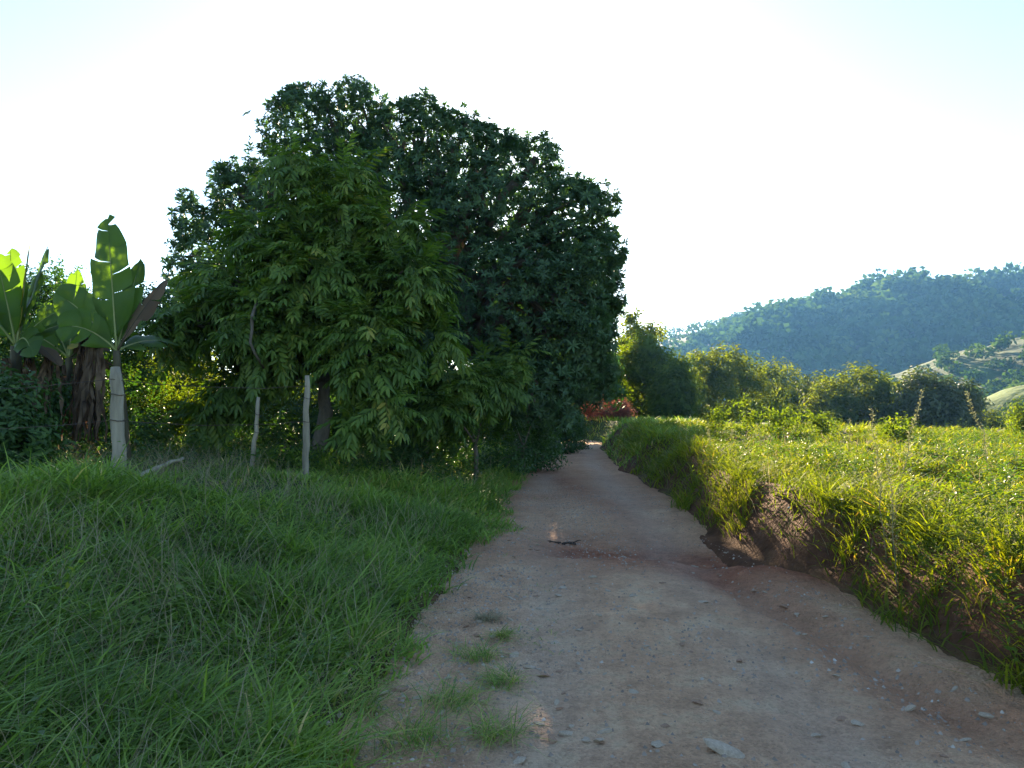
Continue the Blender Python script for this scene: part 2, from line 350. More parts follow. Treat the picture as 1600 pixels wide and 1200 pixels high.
def h_ground(x, y):
    x = np.asarray(x, float); y = np.asarray(y, float); u = x - xc(y); v = ur(x, y)
    nb = fbm(x * .55, y * .55, 51); nf = fbm(x * 2.4, y * 2.4, 55)
    wl_ = 1.62 + .22 * fbm(y * .8, 2.2, 61); t = np.maximum(-u - wl_, 0)
    left = .62 * ss(t / 3.7) + .10 * ss(t / .35) + .004 * np.maximum(t - 4, 0)
    left = left + .22 * np.exp(-(((x + 5.6) / 1.7) ** 2 + ((y - 7.0) / 1.4) ** 2)) + .13 * np.exp(-(((x + 3.3) / 1.2) ** 2 + ((y - 7.6) / .9) ** 2))
    H = .50 + .021 * np.clip(y - 5, 0, 22) + .05 * nb
    eb = 1.98 + .30 * fbm(y * .55, 7.7, 71) + .12 * fbm(y * 2.2, 1.7, 72) - .5 * ss((y - 12) / 10)
    wd = .55 + .9 * ss((y - 11) / 8)
    right = H * (ss((v - eb + .1) / wd) + .10 * np.exp(-((v - eb - wd * .85) / .25) ** 2)) + .07 * nf * np.exp(-((v - eb - .15) / .4) ** 2) + .06 * ss((v - 1.66 - .15 * nf) / .25)
    z = -.07 + left + right - .30 * ss((1.60 - np.where(u > 0, np.abs(v), np.abs(u))) / .25)
    out = ss((np.abs(u) - 1.7) / .8)
    z = z + out * (.06 * nb + .035 * nf)
    fld = ss((v - 2.8) / 1)
    z = z + fld * .26 * np.maximum(fbm(x * .85, y * .85, 81), 0) + fld * .09 * fbm(x * 2.6, y * 2.6, 82, 2)
    # fall-off beyond the field into the valley
    ye = 23.5 - .10 * np.clip(x - 6, 0, 30) + 24 * (1 - ss((u - 4) / 7))
    drop = ss((y - ye) / 55) * ss((u - 3.5) / 9)
    z = z - 13 * drop
    far = ss((np.hypot(x, y) - 160) / 120)
    return z * (1 - far) + far * np.where(x > -40, -13.0, -2)

def soil_cut(x, y):
    """where the bank has slipped and shows bare earth"""
    u = ur(x, y); e = lambda y0, u0, sy, su: np.exp(-((y - y0) / sy) ** 2 - ((u - u0) / su) ** 2)
    m = .8 * e(9.5, 2.38, 1.5, .32) + .45 * e(6.9, 2.30, .6, .35) + .6 * e(5.4, 2.3, .5, .3) + .7 * e(12.2, 2.25, .8, .25)
    return np.clip(m * 1.5 + .7 * fbm(x * 2.1, y * 2.1, 221) * ss(m * 4) - .3, 0, 1)

def bank_slope(x, y):
    e = .12
    return np.hypot(h_ground(x + e, y) - h_ground(x - e, y), h_ground(x, y + e) - h_ground(x, y - e)) / (2 * e)

th = np.concatenate([np.linspace(-180, -46, 26)[:-1], np.linspace(-46, 46, 360), np.linspace(46, 180, 26)[1:-1]])
th = np.radians(th); rr = np.geomspace(.35, 1250, 300)
T_, R_ = np.meshgrid(th, rr, indexing='xy'); X = R_ * np.sin(T_); Y = R_ * np.cos(T_)
Z = h_ground(X, Y)
nR, nT = X.shape
i, j = np.meshgrid(np.arange(nR - 1), np.arange(nT), indexing='ij'); j2 = (j + 1) % nT
loops = np.stack([i * nT + j, i * nT + j2, (i + 1) * nT + j2, (i + 1) * nT + j], -1).reshape(-1)
V = np.stack([X, Y, Z], -1).reshape(-1, 3); V = np.concatenate([V, [[0, 0, float(h_ground(0., 0.))]]])
cen = np.stack([np.full(nT, nR * nT), (np.arange(nT) + 1) % nT, np.arange(nT)], -1).reshape(-1)
sl = bank_slope(X, Y); uG = np.where(X > xc(Y), ur(X, Y), X - xc(Y))
veg = np.clip(.85 - 1.6 * np.clip(sl - .35, 0, 1) + .25 * fbm(X * .9, Y * .9, 91), 0, 1) * ss((np.abs(uG) - 1.65) / .5)
veg = np.maximum(veg, ss((R_ - 28) / 10)) * (1 - soil_cut(X, Y))
# reversed winding so normals face up
loops = np.concatenate([loops.reshape(-1, 4)[:, ::-1].ravel(), cen])
sizes = np.concatenate([np.full((nR - 1) * nT, 4), np.full(nT, 3)])
ground = link('ground', mesh_np('ground', V, loops, sizes, veg=np.append(veg.ravel(), 0), smooth=True), M['ground'], kind='structure')

yy = np.concatenate([-np.geomspace(12, 1.6, 30), np.linspace(-1.5, 2.4, 60), np.geomspace(2.45, 14, 330), np.geomspace(14.15, 100, 110)])
uu = np.linspace(-2.45, 2.45, 120)
Yr, Ur = np.meshgrid(yy, uu, indexing='ij'); Xr = Ur + xc(Yr)
Zr = h_road(Xr, Yr) - .10 * ss((np.abs(Ur) - 1.95) / .5)
ny, nu = Yr.shape; i, j = np.meshgrid(np.arange(ny - 1), np.arange(nu - 1), indexing='ij')
loops = np.stack([i * nu + j, i * nu + j + 1, (i + 1) * nu + j + 1, (i + 1) * nu + j], -1).reshape(-1)
road = link('road', mesh_np('road', np.stack([Xr, Yr, Zr], -1), loops, np.full((ny - 1) * (nu - 1), 4), veg=red_road(Xr, Yr).ravel(), rnd=(.45 * (np.exp(-((Ur + .85) / .32) ** 2) + np.exp(-((Ur - .55) / .36) ** 2)) * np.clip(.6 + .8 * fbm(Xr * 1.4, Yr * .5, 231), 0, 1)).ravel(), smooth=True), M['road'], kind='structure')

def h_top(x, y):
    """surface one stands on"""
    u = np.abs(x - xc(y)); return np.where(u < 2.4, np.maximum(h_ground(x, y), h_road(x, y) - .10 * ss((u - 1.95) / .5)), h_ground(x, y))

def sheet(name, mat, xs, ys, f, veg=None):
    Xh, Yh = np.meshgrid(xs, ys, indexing='xy'); Zh = f(Xh, Yh); a, b_ = Xh.shape
    i, j = np.meshgrid(np.arange(a - 1), np.arange(b_ - 1), indexing='ij')
    lp = np.stack([i * b_ + j, i * b_ + j + 1, (i + 1) * b_ + j + 1, (i + 1) * b_ + j], -1).reshape(-1)
    return link(name, mesh_np(name, np.stack([Xh, Yh, Zh], -1), lp, np.full((a - 1) * (b_ - 1), 4), smooth=True, veg=None if veg is None else veg(Xh, Yh).ravel()), mat, kind='structure')

# ridge of the far hill as seen: slope angle against bearing, ridge some 480 m off
_rb = np.array([-.6, -.1, .0, .12, .2, .295, .37, .45, .50, .55, .68, .9, 1.3]); _re = np.array([.02, .03, .05, .075, .098, .117, .136, .158, .171, .173, .176, .18, .16])
def f_far(x, y):
    b_ = x / np.maximum(y, 1); top = np.interp(b_, _rb, _re) * 480 - 5 * ss((b_ - .3) / .2)
    t = (y - 215) / 265
    prof = np.where(t < 1, ss(t) * .55 + np.clip(t, 0, 1) * .45, 1 - .5 * ss((t - 1) / 1.2))
    g = fbm(x * .012, y * .012, 101); fold = fbm((x - .5 * y) * .011, (y + x) * .0035, 103)
    return -16 + (top + 16) * prof + (g * 9 + fold * 20) * ss(t * 3) * (1 - ss((t - .72) / .3)) + 1.2 * fbm(x * .05, y * .05, 104)
def clearing(x, y):
    return ss((fbm(x * .017 + 3, y * .026, 241) - .16) * 7) * ss((y - 240) / 30) * ss((x / np.maximum(y, 1) - .30) / .08) * (1 - ss((y - 430) / 30))
far_hill = sheet('far_hill', M['hill'], np.linspace(-150, 640, 150), np.linspace(205, 760, 110), f_far, clearing)

def f_spur(x, y):
    # a nearer spur coming in from the right, its crest falling to the left
    crest = np.interp(x, [30, 62, 80, 92, 111, 140, 200], [-14.5, -8, -1, 7, 15.5, 22, 27])
    t = (y - 112 - .10 * x) / 50
    return -15 + (crest + 15) * np.where(t < .5, .76 * ss(t * 2), np.where(t < 1.4, .76 + .24 * ss((t - .5) / .9) ** .8, 1 - .6 * ss((t - 1.4) / 1.4))) + (1.6 * fbm(x * .05, y * .05, 111) + .7 * fbm(x * .2, y * .2, 112)) * ss(t)
spur = sheet('spur_hill', M['pasture'], np.linspace(28, 230, 110), np.linspace(110, 260, 80), f_spur)

def f_meadow(x, y):
    crest = np.interp(x, [36, 46, 53, 60, 75, 110], [-14.5, -5, 1.2, 4.2, 7, 10])
    t = (y - 62) / 26
    return -14.5 + (crest + 14.5) * np.where(t < .5, .75 * ss(t * 2), np.where(t < 1.1, .75 + .25 * ss((t - .5) / .6), 1 - .8 * ss((t - 1.1) / 1.2))) + .35 * fbm(x * .16, y * .16, 121) * ss(t)
meadow = sheet('meadow_slope', M['meadow'], np.linspace(34, 120, 90), np.linspace(60, 118, 60), f_meadow)

# ------------------------------------------------------------------ haze
def box_mesh(name, lo, hi):
    x0, y0, z0 = lo; x1, y1, z1 = hi
    v = [(x0, y0, z0), (x1, y0, z0), (x1, y1, z0), (x0, y1, z0), (x0, y0, z1), (x1, y0, z1), (x1, y1, z1), (x0, y1, z1)]
    f = [(0, 3, 2, 1), (4, 5, 6, 7), (0, 1, 5, 4), (1, 2, 6, 5), (2, 3, 7, 6), (3, 0, 4, 7)]
    me = bpy.data.meshes.new(name); me.from_pydata(v, [], f); return me
hm = bpy.data.materials.new('haze'); hm.use_nodes = True; hn = hm.node_tree.nodes; hn.remove(hn['Principled BSDF'])
pv = hn.new('ShaderNodeVolumePrincipled'); hm.node_tree.links.new(pv.outputs[0], hn['Material Output'].inputs['Volume'])
pv.inputs['Color'].default_value = (.15, .46, 1.0, 1); pv.inputs['Density'].default_value = .00028; pv.inputs['Anisotropy'].default_value = .3
link('haze', box_mesh('haze', (-1300, -1300, -19), (1300, 1300, 112)), hm, kind='stuff', label='thin blue haze lying over the valley and hills')

# ------------------------------------------------------------------ trees
def crown_pts(lobes, n, lo=.55, reject=.62):
    """lobes: rows (x,y,z,rx,ry,rz); points near the lobes' surfaces, not deep inside a neighbour"""
    lb = np.asarray(lobes, float); w = (lb[:, 3] * lb[:, 5] + lb[:, 3] * lb[:, 4]); k = rng.choice(len(lb), n, p=w / w.sum())
    d = rand_dirs(n); f = lo + (1.04 - lo) * rng.random(n) ** .55
    f = f * (1 + .10 * rng.normal(size=n) * (rng.random(n) < .25))
    p = lb[k, :3] + d * lb[k, 3:] * f[:, None]
    q = np.min(np.linalg.norm((p[:, None] - lb[None, :, :3]) / lb[None, :, 3:], axis=2) + 10 * (np.arange(len(lb))[None] == k[:, None]), axis=1) if len(lb) > 1 else np.full(n, 9.)
    m = (q > reject) | (rng.random(n) < .12)
    return p[m], norm(d[m] / lb[k[m], 3:])

def px_lobes(rows, ext=0.0, sub=0):
    """rows (px, py, r_px, depth, ry_factor) -> world lobes"""
    out = []
    for px, py, r, d, fy in rows:
        c = at(px, py, d); R = r * d / FPX; R = max(R - ext, R * .4); out.append((*c, R, R * fy, R))
        for _ in range(sub):
            v = norm(rng.normal(size=3) * np.array((1, 1, .8))); q = R * rng.uniform(.26, .55)
            out.append((*(c + v * np.array((R, R * fy, R)) * rng.uniform(.7, 1.08)), q, q, q * .85))
    return out

def limbs(base, fork, lobes, r0, nsub=4, seg=8, thin=.35):
    base = np.asarray(base, float); fork = np.asarray(fork, float)
    tp = curve(base, fork, 0, .08, 7); ps = [tube(tp, np.linspace(r0 * 1.25, r0 * .8, 7), seg + 2, .15)]
    for l in sorted(lobes, key=lambda q: -q[3])[:max(3, len(lobes) // 4)]:
        c = np.array(l[:3]); r1 = r0 * .5
        mid = curve(fork, c, .10, .10, 8); ps.append(tube(mid, np.linspace(r1, r1 * thin, 8), seg, .1))
        for _ in range(nsub):
            e = c + norm(rng.normal(size=3)) * np.array(l[3:]) * .9
            ps.append(tube(curve(mid[5], e, .08, .14, 6), np.linspace(r1 * thin, .012, 6), 5))
    return proto_cat(ps)

def rosette(n, L, W, droop, spread=1.0):
    a = np.arange(n) * 2.399 + rng.random(n); el = rng.uniform(.0, .9, n)
    d = np.stack([np.cos(a) * spread, np.sin(a) * spread, el], 1)
    pos = np.zeros((n, 3)); pos[:, 2] = rng.uniform(-.25, .0, n) * L
    return leaf_proto(pos, d, np.tile((0, 0, 1.0), (n, 1)), L * rng.uniform(.75, 1.15, n), W * rng.uniform(.8, 1.2, n), .3, droop, False)

def sprig(n, L, W, length, droop=.25, six=False):
    """a twig with alternate leaves along local Z"""
    t = np.linspace(.05, 1, n); a = np.arange(n) * 2.4 + rng.random(n) * .8
    pos = np.zeros((n, 3)); pos[:, 2] = t * length; pos[:, 0] = .08 * length * np.sin(t * 3)
    d = np.stack([np.cos(a), np.sin(a), rng.uniform(.1, .8, n)], 1)
    return leaf_proto(pos, d, np.tile((0.01, 0, 1.0), (n, 1)), L * rng.uniform(.7, 1.2, n), W * rng.uniform(.8, 1.2, n), .3, droop, six)

def crown_mesh(name, lobes, n, protos, scale=(.8, 1.2), up=.5, reject=.62, lo=.55, zmin=None, jitter=.5):
    p, nr = crown_pts(lobes, n, lo, reject)
    if zmin is not None: k = p[:, 2] > zmin; p, nr = p[k], nr[k]
    m = len(p); ax = norm(nr + np.array((0, 0, up)) + rng.normal(size=(m, 3)) * jitter)
    g = merge(protos, rng.integers(0, len(protos), m), p, frames(ax, rng.random(m) * 6.28), rng.uniform(*scale, m), rng.random(m) * .8 + .1 * rng.random(m))
    return g.mesh(name)

def tree(name, label, cat, base, lobes, n, protos, mat, r0=.2, fork=None, group=None, nsub=3, bark='bark', **kw):
    root = thing(name, label, cat, group); base = np.array(base, float)
    if fork is None:
        c = np.mean(np.array(lobes)[:, :3], 0); fork = base + (c - base) * .45
    link('trunk', limbs(base - np.array((0, 0, .25)), fork, lobes, r0, nsub).mesh('trunk'), M[bark], root)
    link('crown', crown_mesh(name + '_crown', lobes, n, protos, **kw), mat, root)
    rebase(root, tuple(base)); return root

# the great mango-like tree that hides the sun
MP = [rosette(int(rng.integers(8, 14)), rng.uniform(.125, .185), .045, rng.uniform(.1, .45), rng.uniform(.6, 1.1)) for _ in range(9)]
mango_rows = [(478, 212, 84, 22, 1), (462, 178, 46, 22, 1), (556, 188, 66, 23, 1), (640, 240, 88, 22.5, 1), (632, 206, 58, 22.5, 1), (708, 226, 60, 22, 1), (775, 262, 60, 22, 1), (715, 262, 96, 22, 1), (790, 318, 100, 21.5, 1.1), (880, 345, 76, 21.5, 1.1),
              (905, 435, 82, 21, 1.2), (885, 525, 92, 21, 1.2), (795, 480, 120, 21, 1.2), (690, 430, 140, 22, 1.1), (575, 370, 140, 22, 1.1), (455, 330, 118, 22, 1),
              (375, 300, 62, 22, 1), (302, 345, 42, 22, 1), (345, 420, 92, 22, 1), (440, 480, 130, 23, 1), (600, 520, 130, 22, 1), (720, 560, 110, 20.5, 1),
              (835, 600, 80, 20, 1.1), (905, 585, 62, 22.5, 1.2), (300, 480, 60, 22, 1), (915, 400, 52, 21.5, 1), (932, 470, 46, 21.5, 1), (870, 320, 68, 21.5, 1), (910, 350, 62, 21.5, 1), (920, 540, 46, 21.5, 1), (760, 235, 52, 22, 1), (870, 470, 72, 20.2, 1), (815, 430, 72, 20.4, 1), (900, 520, 60, 20.2, 1), (915, 440, 56, 23.5, 1), (918, 500, 48, 23, 1)]
mango_rows = [(a, b_, r_ * .93, d_ * .84, f_) for a, b_, r_, d_, f_ in mango_rows]
mlobes = px_lobes(mango_rows, .08, 6)
mb = np.array((-2.3, 18.8, float(h_ground(-2.3, 18.8))))
tree('mango_tree', 'huge dark round-crowned tree overhanging the road, sun shining through its top', 'tree', mb, mlobes, 36000, MP, M['mango'], .42,
     fork=mb + np.array((.1, -.1, 2.6)), nsub=5, scale=(.75, 1.25), up=.45, reject=.80, lo=.42, zmin=.9)

# front tree with hanging compound leaves
def frond(n=6, L=.52, l=.185, w=.058):
    t = np.repeat(np.linspace(.14, .95, n), 2); sgn = np.tile((1, -1), n)
    arc = lambda t: np.stack([t * L, 0 * t, -.32 * L * t * t], 1)
    pos = arc(t); d = np.stack([.55 + .25 * t, sgn * .8, -.55 + .25 * rng.normal(size=2 * n)], 1)
    pos = np.concatenate([pos, arc(np.array([1.0]))]); d = np.concatenate([d, [[.9, 0, -.7]]])
    k = len(pos); up = np.tile((.2, 0, 1.0), (k, 1)); up[:, :] += rng.normal(size=(k, 3)) * .15
    lv = leaf_proto(pos, d, up, l * rng.uniform(.8, 1.2, k), w * rng.uniform(.85, 1.15, k), .22, .25, True)
    rt = tube(arc(np.linspace(-.05, 1, 5)), np.linspace(.006, .003, 5), 3); rt.rnd[:] = .6
    return proto_cat([lv, rt])
FP = [frond() for _ in range(6)]

def frond_frames(nr, n, tilt=.25):
    """local X outward along the twig, Z up, with scatter"""
    x = nr.copy(); x[:, 2] = x[:, 2] * .5 - tilt + .35 * rng.normal(size=n); x = norm(x + rng.normal(size=(n, 3)) * .45)
    up = norm(np.tile((0, 0, 1.0), (n, 1)) + rng.normal(size=(n, 3)) * .25); y = norm(np.cross(up, x)); z = np.cross(x, y)
    return np.stack([x, y, z], 2)

def frond_tree(name, label, base, fork, lobes, n, r0, sc=(.55, 1.12), n_parts=280, group=None, mat='front'):
    root = thing(name, label, 'tree', group)
    link('trunk', limbs(base - np.array((0, 0, .2)), fork, lobes, r0, 4, 8).mesh('trunk'), M['bark'], root)
    p, nr = crown_pts(lobes, n, .45, .68)
    keep = p[:, 2] > h_ground(p[:, 0], p[:, 1]) + .25; p, nr = p[keep], nr[keep]
    m = len(p); R = frond_frames(nr, m); s_ = rng.uniform(*sc, m); idx = rng.integers(0, len(FP), m); rn = np.clip(rng.random(m) * .55 + .5 * ss(fbm(p[:, 0] * 1.6 + p[:, 1], p[:, 2] * 1.6, 201) * 1.3 + .45), 0, 1)
    # the leaves that show largest: on the side that faces the road, at the surface
    score = -nr[:, 1] * 1.2 - p[:, 1] * .35 + s_ * .4 + .2 * rng.random(m)
    o = np.argsort(-score); front, rest = o[:n_parts], o[n_parts:]
    g = merge(FP, idx[rest], p[rest], R[rest], s_[rest], rn[rest], .4)
    link('foliage', g.mesh(name + '_foliage'), M[mat], root, kind='stuff')
    meshes = {}
    for q in front:
        key = (int(idx[q]), int(rn[q] * 4))
        if key not in meshes:
            pr = FP[key[0]]; pr = Proto(pr.V, pr.loops, pr.sizes, np.clip(pr.rnd * .4 + key[1] / 4 * .6 + .08, 0, 1)); me = pr.mesh('compound_leaf'); me.materials.append(M[mat]); meshes[key] = me
        ob = bpy.data.objects.new('leaf', meshes[key]); COL.objects.link(ob); ob.parent = root
        ob.location = p[q]; ob.rotation_euler = Matrix(R[q].tolist()).to_euler(); ob.scale = (s_[q],) * 3
    rebase(root, tuple(base)); return root

ft_rows = [(455, 255, 50, 13, 1), (470, 320, 52, 13, 1), (540, 275, 52, 13.2, 1), (545, 350, 72, 13, 1), (405, 365, 58, 13, 1), (625, 365, 62, 13, 1), (500, 430, 105, 13, 1), (352, 440, 64, 13, 1),
           (640, 440, 76, 12.8, 1), (420, 520, 95, 12.8, 1), (575, 540, 95, 12.4, 1), (285, 505, 68, 13, 1), (600, 630, 48, 12, 1), (560, 660, 42, 12, 1), (370, 610, 62, 13.2, 1), (690, 530, 42, 12.8, 1), (320, 650, 46, 13.4, 1)]
ft_rows = [(a, b_, r_, d_ * 1.06, f_) for a, b_, r_, d_, f_ in ft_rows]
fb = np.array((-3.6, 14.2, float(h_ground(-3.6, 14.2))))
frond_tree('leafy_tree', 'bright green tree with drooping compound leaves in front of the dark tree', fb, fb + np.array((.1, 0, 1.5)), px_lobes(ft_rows, .40, 3), 3400, .13, n_parts=290)

s_rows = [(770, 600, 44, 15.5, 1), (720, 600, 48, 15, 1), (800, 560, 34, 16, 1), (690, 640, 40, 14.5, 1)]
sb = np.array((-.75, 15.6, float(h_ground(-.75, 15.6))))
frond_tree('young_tree', 'small sapling with drooping compound leaves at the roadside under the dark tree', sb, sb + np.array((0, 0, .8)), px_lobes(s_rows, .3), 420, .05, n_parts=70)

# ------------------------------------------------------------------ shrubs and trees around
SPD = [sprig(9, .13, .045, .45) for _ in range(4)]
SPM = [sprig(9, .34, .15, .75) for _ in range(4)]
SPF = [sprig(8, .5, .24, 1.2) for _ in range(4)]

def bush(name, label, rows, n, mat, protos=SPD, r0=.05, group=None, cat='bush', base=None, **kw):
    lb = px_lobes(rows, .75 * float(np.abs(protos[0].V).max()), 4); c = np.mean(np.array(lb)[:, :3], 0)
    if base is None: base = (c[0], c[1], float(h_top(c[0], c[1])))
    for l in list(lb[::5]): lb.append((l[0], l[1], float(h_top(l[0], l[1])) + l[3] * .55, l[3] * .95, l[4] * .95, l[5] * .8))
    kw.setdefault('zmin', base[2] + .02)
    return tree(name, label, cat, base, lb, n, protos, mat, r0, group=group, fork=np.array(base) + np.array((0, 0, max(.15, (c[2] - base[2]) * .4))), nsub=2, **kw)

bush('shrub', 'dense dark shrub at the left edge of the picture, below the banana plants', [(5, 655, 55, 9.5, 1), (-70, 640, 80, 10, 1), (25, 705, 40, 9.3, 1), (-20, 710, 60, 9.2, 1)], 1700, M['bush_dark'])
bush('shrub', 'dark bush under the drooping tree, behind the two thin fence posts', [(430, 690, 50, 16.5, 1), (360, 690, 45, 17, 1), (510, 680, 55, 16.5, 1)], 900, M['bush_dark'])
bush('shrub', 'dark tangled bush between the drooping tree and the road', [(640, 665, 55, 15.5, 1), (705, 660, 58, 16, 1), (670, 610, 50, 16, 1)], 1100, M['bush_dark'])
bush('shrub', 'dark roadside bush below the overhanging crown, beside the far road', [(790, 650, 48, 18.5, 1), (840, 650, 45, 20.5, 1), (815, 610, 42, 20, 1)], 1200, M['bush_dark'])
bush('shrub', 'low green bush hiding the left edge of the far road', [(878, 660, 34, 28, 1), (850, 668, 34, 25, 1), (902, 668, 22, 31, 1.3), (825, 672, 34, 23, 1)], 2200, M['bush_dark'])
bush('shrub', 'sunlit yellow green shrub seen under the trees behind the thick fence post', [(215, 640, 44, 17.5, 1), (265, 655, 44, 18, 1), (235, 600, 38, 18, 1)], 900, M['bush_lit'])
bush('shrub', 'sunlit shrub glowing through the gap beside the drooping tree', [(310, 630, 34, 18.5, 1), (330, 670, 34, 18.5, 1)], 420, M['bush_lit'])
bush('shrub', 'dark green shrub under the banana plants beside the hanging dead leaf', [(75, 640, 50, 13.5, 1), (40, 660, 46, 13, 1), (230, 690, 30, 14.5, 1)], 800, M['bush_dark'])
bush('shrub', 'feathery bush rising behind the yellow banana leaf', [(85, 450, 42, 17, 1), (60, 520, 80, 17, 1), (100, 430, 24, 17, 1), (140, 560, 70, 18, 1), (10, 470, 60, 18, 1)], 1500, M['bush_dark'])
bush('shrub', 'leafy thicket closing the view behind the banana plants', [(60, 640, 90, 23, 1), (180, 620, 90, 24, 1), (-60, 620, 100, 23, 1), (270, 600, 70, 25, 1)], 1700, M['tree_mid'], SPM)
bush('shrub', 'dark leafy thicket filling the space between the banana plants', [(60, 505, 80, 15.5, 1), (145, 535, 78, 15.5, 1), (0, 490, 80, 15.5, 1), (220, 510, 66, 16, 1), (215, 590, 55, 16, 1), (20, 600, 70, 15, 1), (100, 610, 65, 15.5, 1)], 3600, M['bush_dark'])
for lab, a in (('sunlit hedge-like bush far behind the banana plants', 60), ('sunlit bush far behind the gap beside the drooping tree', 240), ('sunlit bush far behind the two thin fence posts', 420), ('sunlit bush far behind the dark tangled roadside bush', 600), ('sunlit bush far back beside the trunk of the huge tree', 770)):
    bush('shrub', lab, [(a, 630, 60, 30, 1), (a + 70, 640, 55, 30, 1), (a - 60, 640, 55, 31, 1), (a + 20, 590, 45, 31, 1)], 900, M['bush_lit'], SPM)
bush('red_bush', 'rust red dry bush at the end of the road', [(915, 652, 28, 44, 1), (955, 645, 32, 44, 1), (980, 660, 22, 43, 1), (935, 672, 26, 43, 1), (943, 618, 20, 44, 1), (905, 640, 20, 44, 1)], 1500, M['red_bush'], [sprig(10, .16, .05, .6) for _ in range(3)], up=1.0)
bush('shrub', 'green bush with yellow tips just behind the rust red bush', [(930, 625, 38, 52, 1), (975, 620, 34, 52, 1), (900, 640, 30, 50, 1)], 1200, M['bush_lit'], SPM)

def valley_tree(label, rows, n, mat, r0=.2, protos=SPM, name='valley_tree', **kw):
    lb = px_lobes(rows, .35 * float(np.abs(protos[0].V).max()), 6); c = np.mean(np.array(lb)[:, :3], 0); lo = min(l[2] - l[5] for l in lb)
    bx = kw.pop('base_x', c[0]); g = float(h_ground(bx, c[1])); base = (bx, c[1], g)
    return tree(name, label, 'tree', base, lb, n, protos, mat, r0, fork=np.array((bx, c[1], max(g + .8, lo * .6 + g * .4))), nsub=3, up=.6, **kw)

valley_tree('dark tree beyond the huge crown, spreading over the bend of the road', [(885, 585, 40, 42, 1), (925, 575, 32, 42, 1), (850, 540, 60, 43, 1), (895, 520, 48, 42, 1), (940, 585, 26, 42, 1), (800, 590, 60, 43, 1), (955, 612, 18, 41, 1), (860, 620, 30, 42, 1), (838, 445, 50, 42, 1), (882, 470, 36, 42, 1), (800, 470, 60, 43, 1)], 6400, M['bush_dark'], .25, base_x=-.9)  # tall lobes hidden behind the huge crown are added to shade the road
valley_tree('loose pale green tree at the right flank of the huge dark tree', [(1000, 545, 24, 47, 1), (985, 575, 30, 47, 1), (1035, 560, 20, 47, 1), (1015, 585, 30, 47, 1), (1030, 615, 34, 47, 1), (1000, 600, 24, 47, 1), (1050, 640, 34, 47, 1), (1005, 555, 16, 47, 1), (1015, 645, 28, 47, 1)], 1250, M['bush_lit'])
valley_tree('feathery pale tree rising just right of the huge dark crown', [(990, 540, 24, 52, 1), (1022, 524, 14, 52, .7), (985, 500, 16, 52, .8)], 240, M['tree_mid'], .12)
valley_tree('twin-topped tree with sunlit crown left of the rounded tree', [(1085, 590, 36, 50, 1), (1135, 585, 40, 50, 1), (1110, 630, 50, 49, 1), (1150, 620, 44, 50, 1), (1075, 640, 38, 49, 1)], 1426, M['tree_mid'])
valley_tree('small grey green tree standing between the twin-topped tree and the rounded tree', [(1215, 605, 34, 58, 1), (1235, 640, 38, 57, 1), (1200, 645, 34, 57, 1)], 806, M['tree_mid'])
valley_tree('broad rounded tree with yellow green top behind the bright field', [(1335, 615, 40, 48, 1), (1295, 635, 36, 48, 1), (1375, 635, 42, 48, 1), (1335, 660, 50, 47, 1), (1290, 665, 40, 47, 1), (1390, 660, 34, 48, 1)], 1612, M['tree_mid'])
valley_tree('dull brownish green tree right of the rounded tree', [(1440, 625, 36, 44, 1), (1490, 640, 40, 44, 1), (1455, 665, 44, 43, 1), (1505, 680, 26, 43, 1)], 1240, M['tree_brown'])
valley_tree('slender yellow green tree between the twin-topped tree and the pale loose tree', [(1055, 615, 34, 44, 1), (1045, 650, 34, 44, 1), (1062, 585, 20, 44, 1)], 800, M['bush_lit'])
valley_tree('bushy tree filling the gap just left of the broad rounded tree', [(1262, 640, 34, 52, 1), (1250, 665, 40, 51, 1), (1275, 610, 20, 52, 1)], 800, M['tree_mid'])
valley_tree('leafy tree between the broad rounded tree and the brownish tree', [(1412, 650, 32, 50, 1), (1420, 620, 24, 50, 1), (1405, 675, 34, 49, 1)], 700, M['tree_mid'])
valley_tree('low tree beneath the meadow slope, right of the brownish tree', [(1545, 680, 26, 46, 1), (1580, 690, 26, 46, 1), (1615, 690, 30, 46, 1)], 600, M['tree_mid'])
valley_tree('dark low tree peeping over the field below the rounded tree', [(1240, 680, 34, 38, 1), (1290, 690, 30, 38, 1), (1195, 670, 34, 40, 1)], 900, M['tree_mid'])
bush('shrub', 'yellowish bush at the right edge of the picture on the field', [(1600, 655, 24, 21, 1), (1620, 680, 26, 21, 1)], 420, M['bush_lit'])
for label, rows, n in [
    ('leafy sapling at the edge of the field nearest the shaded verge', [(1125, 650, 20, 21, 1), (1112, 668, 20, 21, 1)], 150),
    ('tallest sunlit sapling in the row along the far field edge', [(1165, 632, 12, 20, 1), (1170, 660, 20, 20, 1), (1160, 680, 20, 20, 1)], 170),
    ('bushy sunlit sapling below the grey green tree', [(1215, 655, 22, 20, 1), (1235, 668, 20, 20, 1), (1205, 676, 18, 20, 1)], 210),
    ('sunlit sapling in front of the rounded tree', [(1275, 660, 18, 20, 1), (1292, 672, 20, 20, 1)], 170),
    ('low sunlit shrub between the tall flower spikes', [(1390, 672, 16, 17, 1), (1412, 680, 18, 17, 1)], 170)]:
    bush('sapling', label, rows, max(50, n // 2), M['bush_lit'], [sprig(9, .12, .045, .36) for _ in range(2)], .02, 'saplings along the far edge of the field', 'sapling', lo=.2)

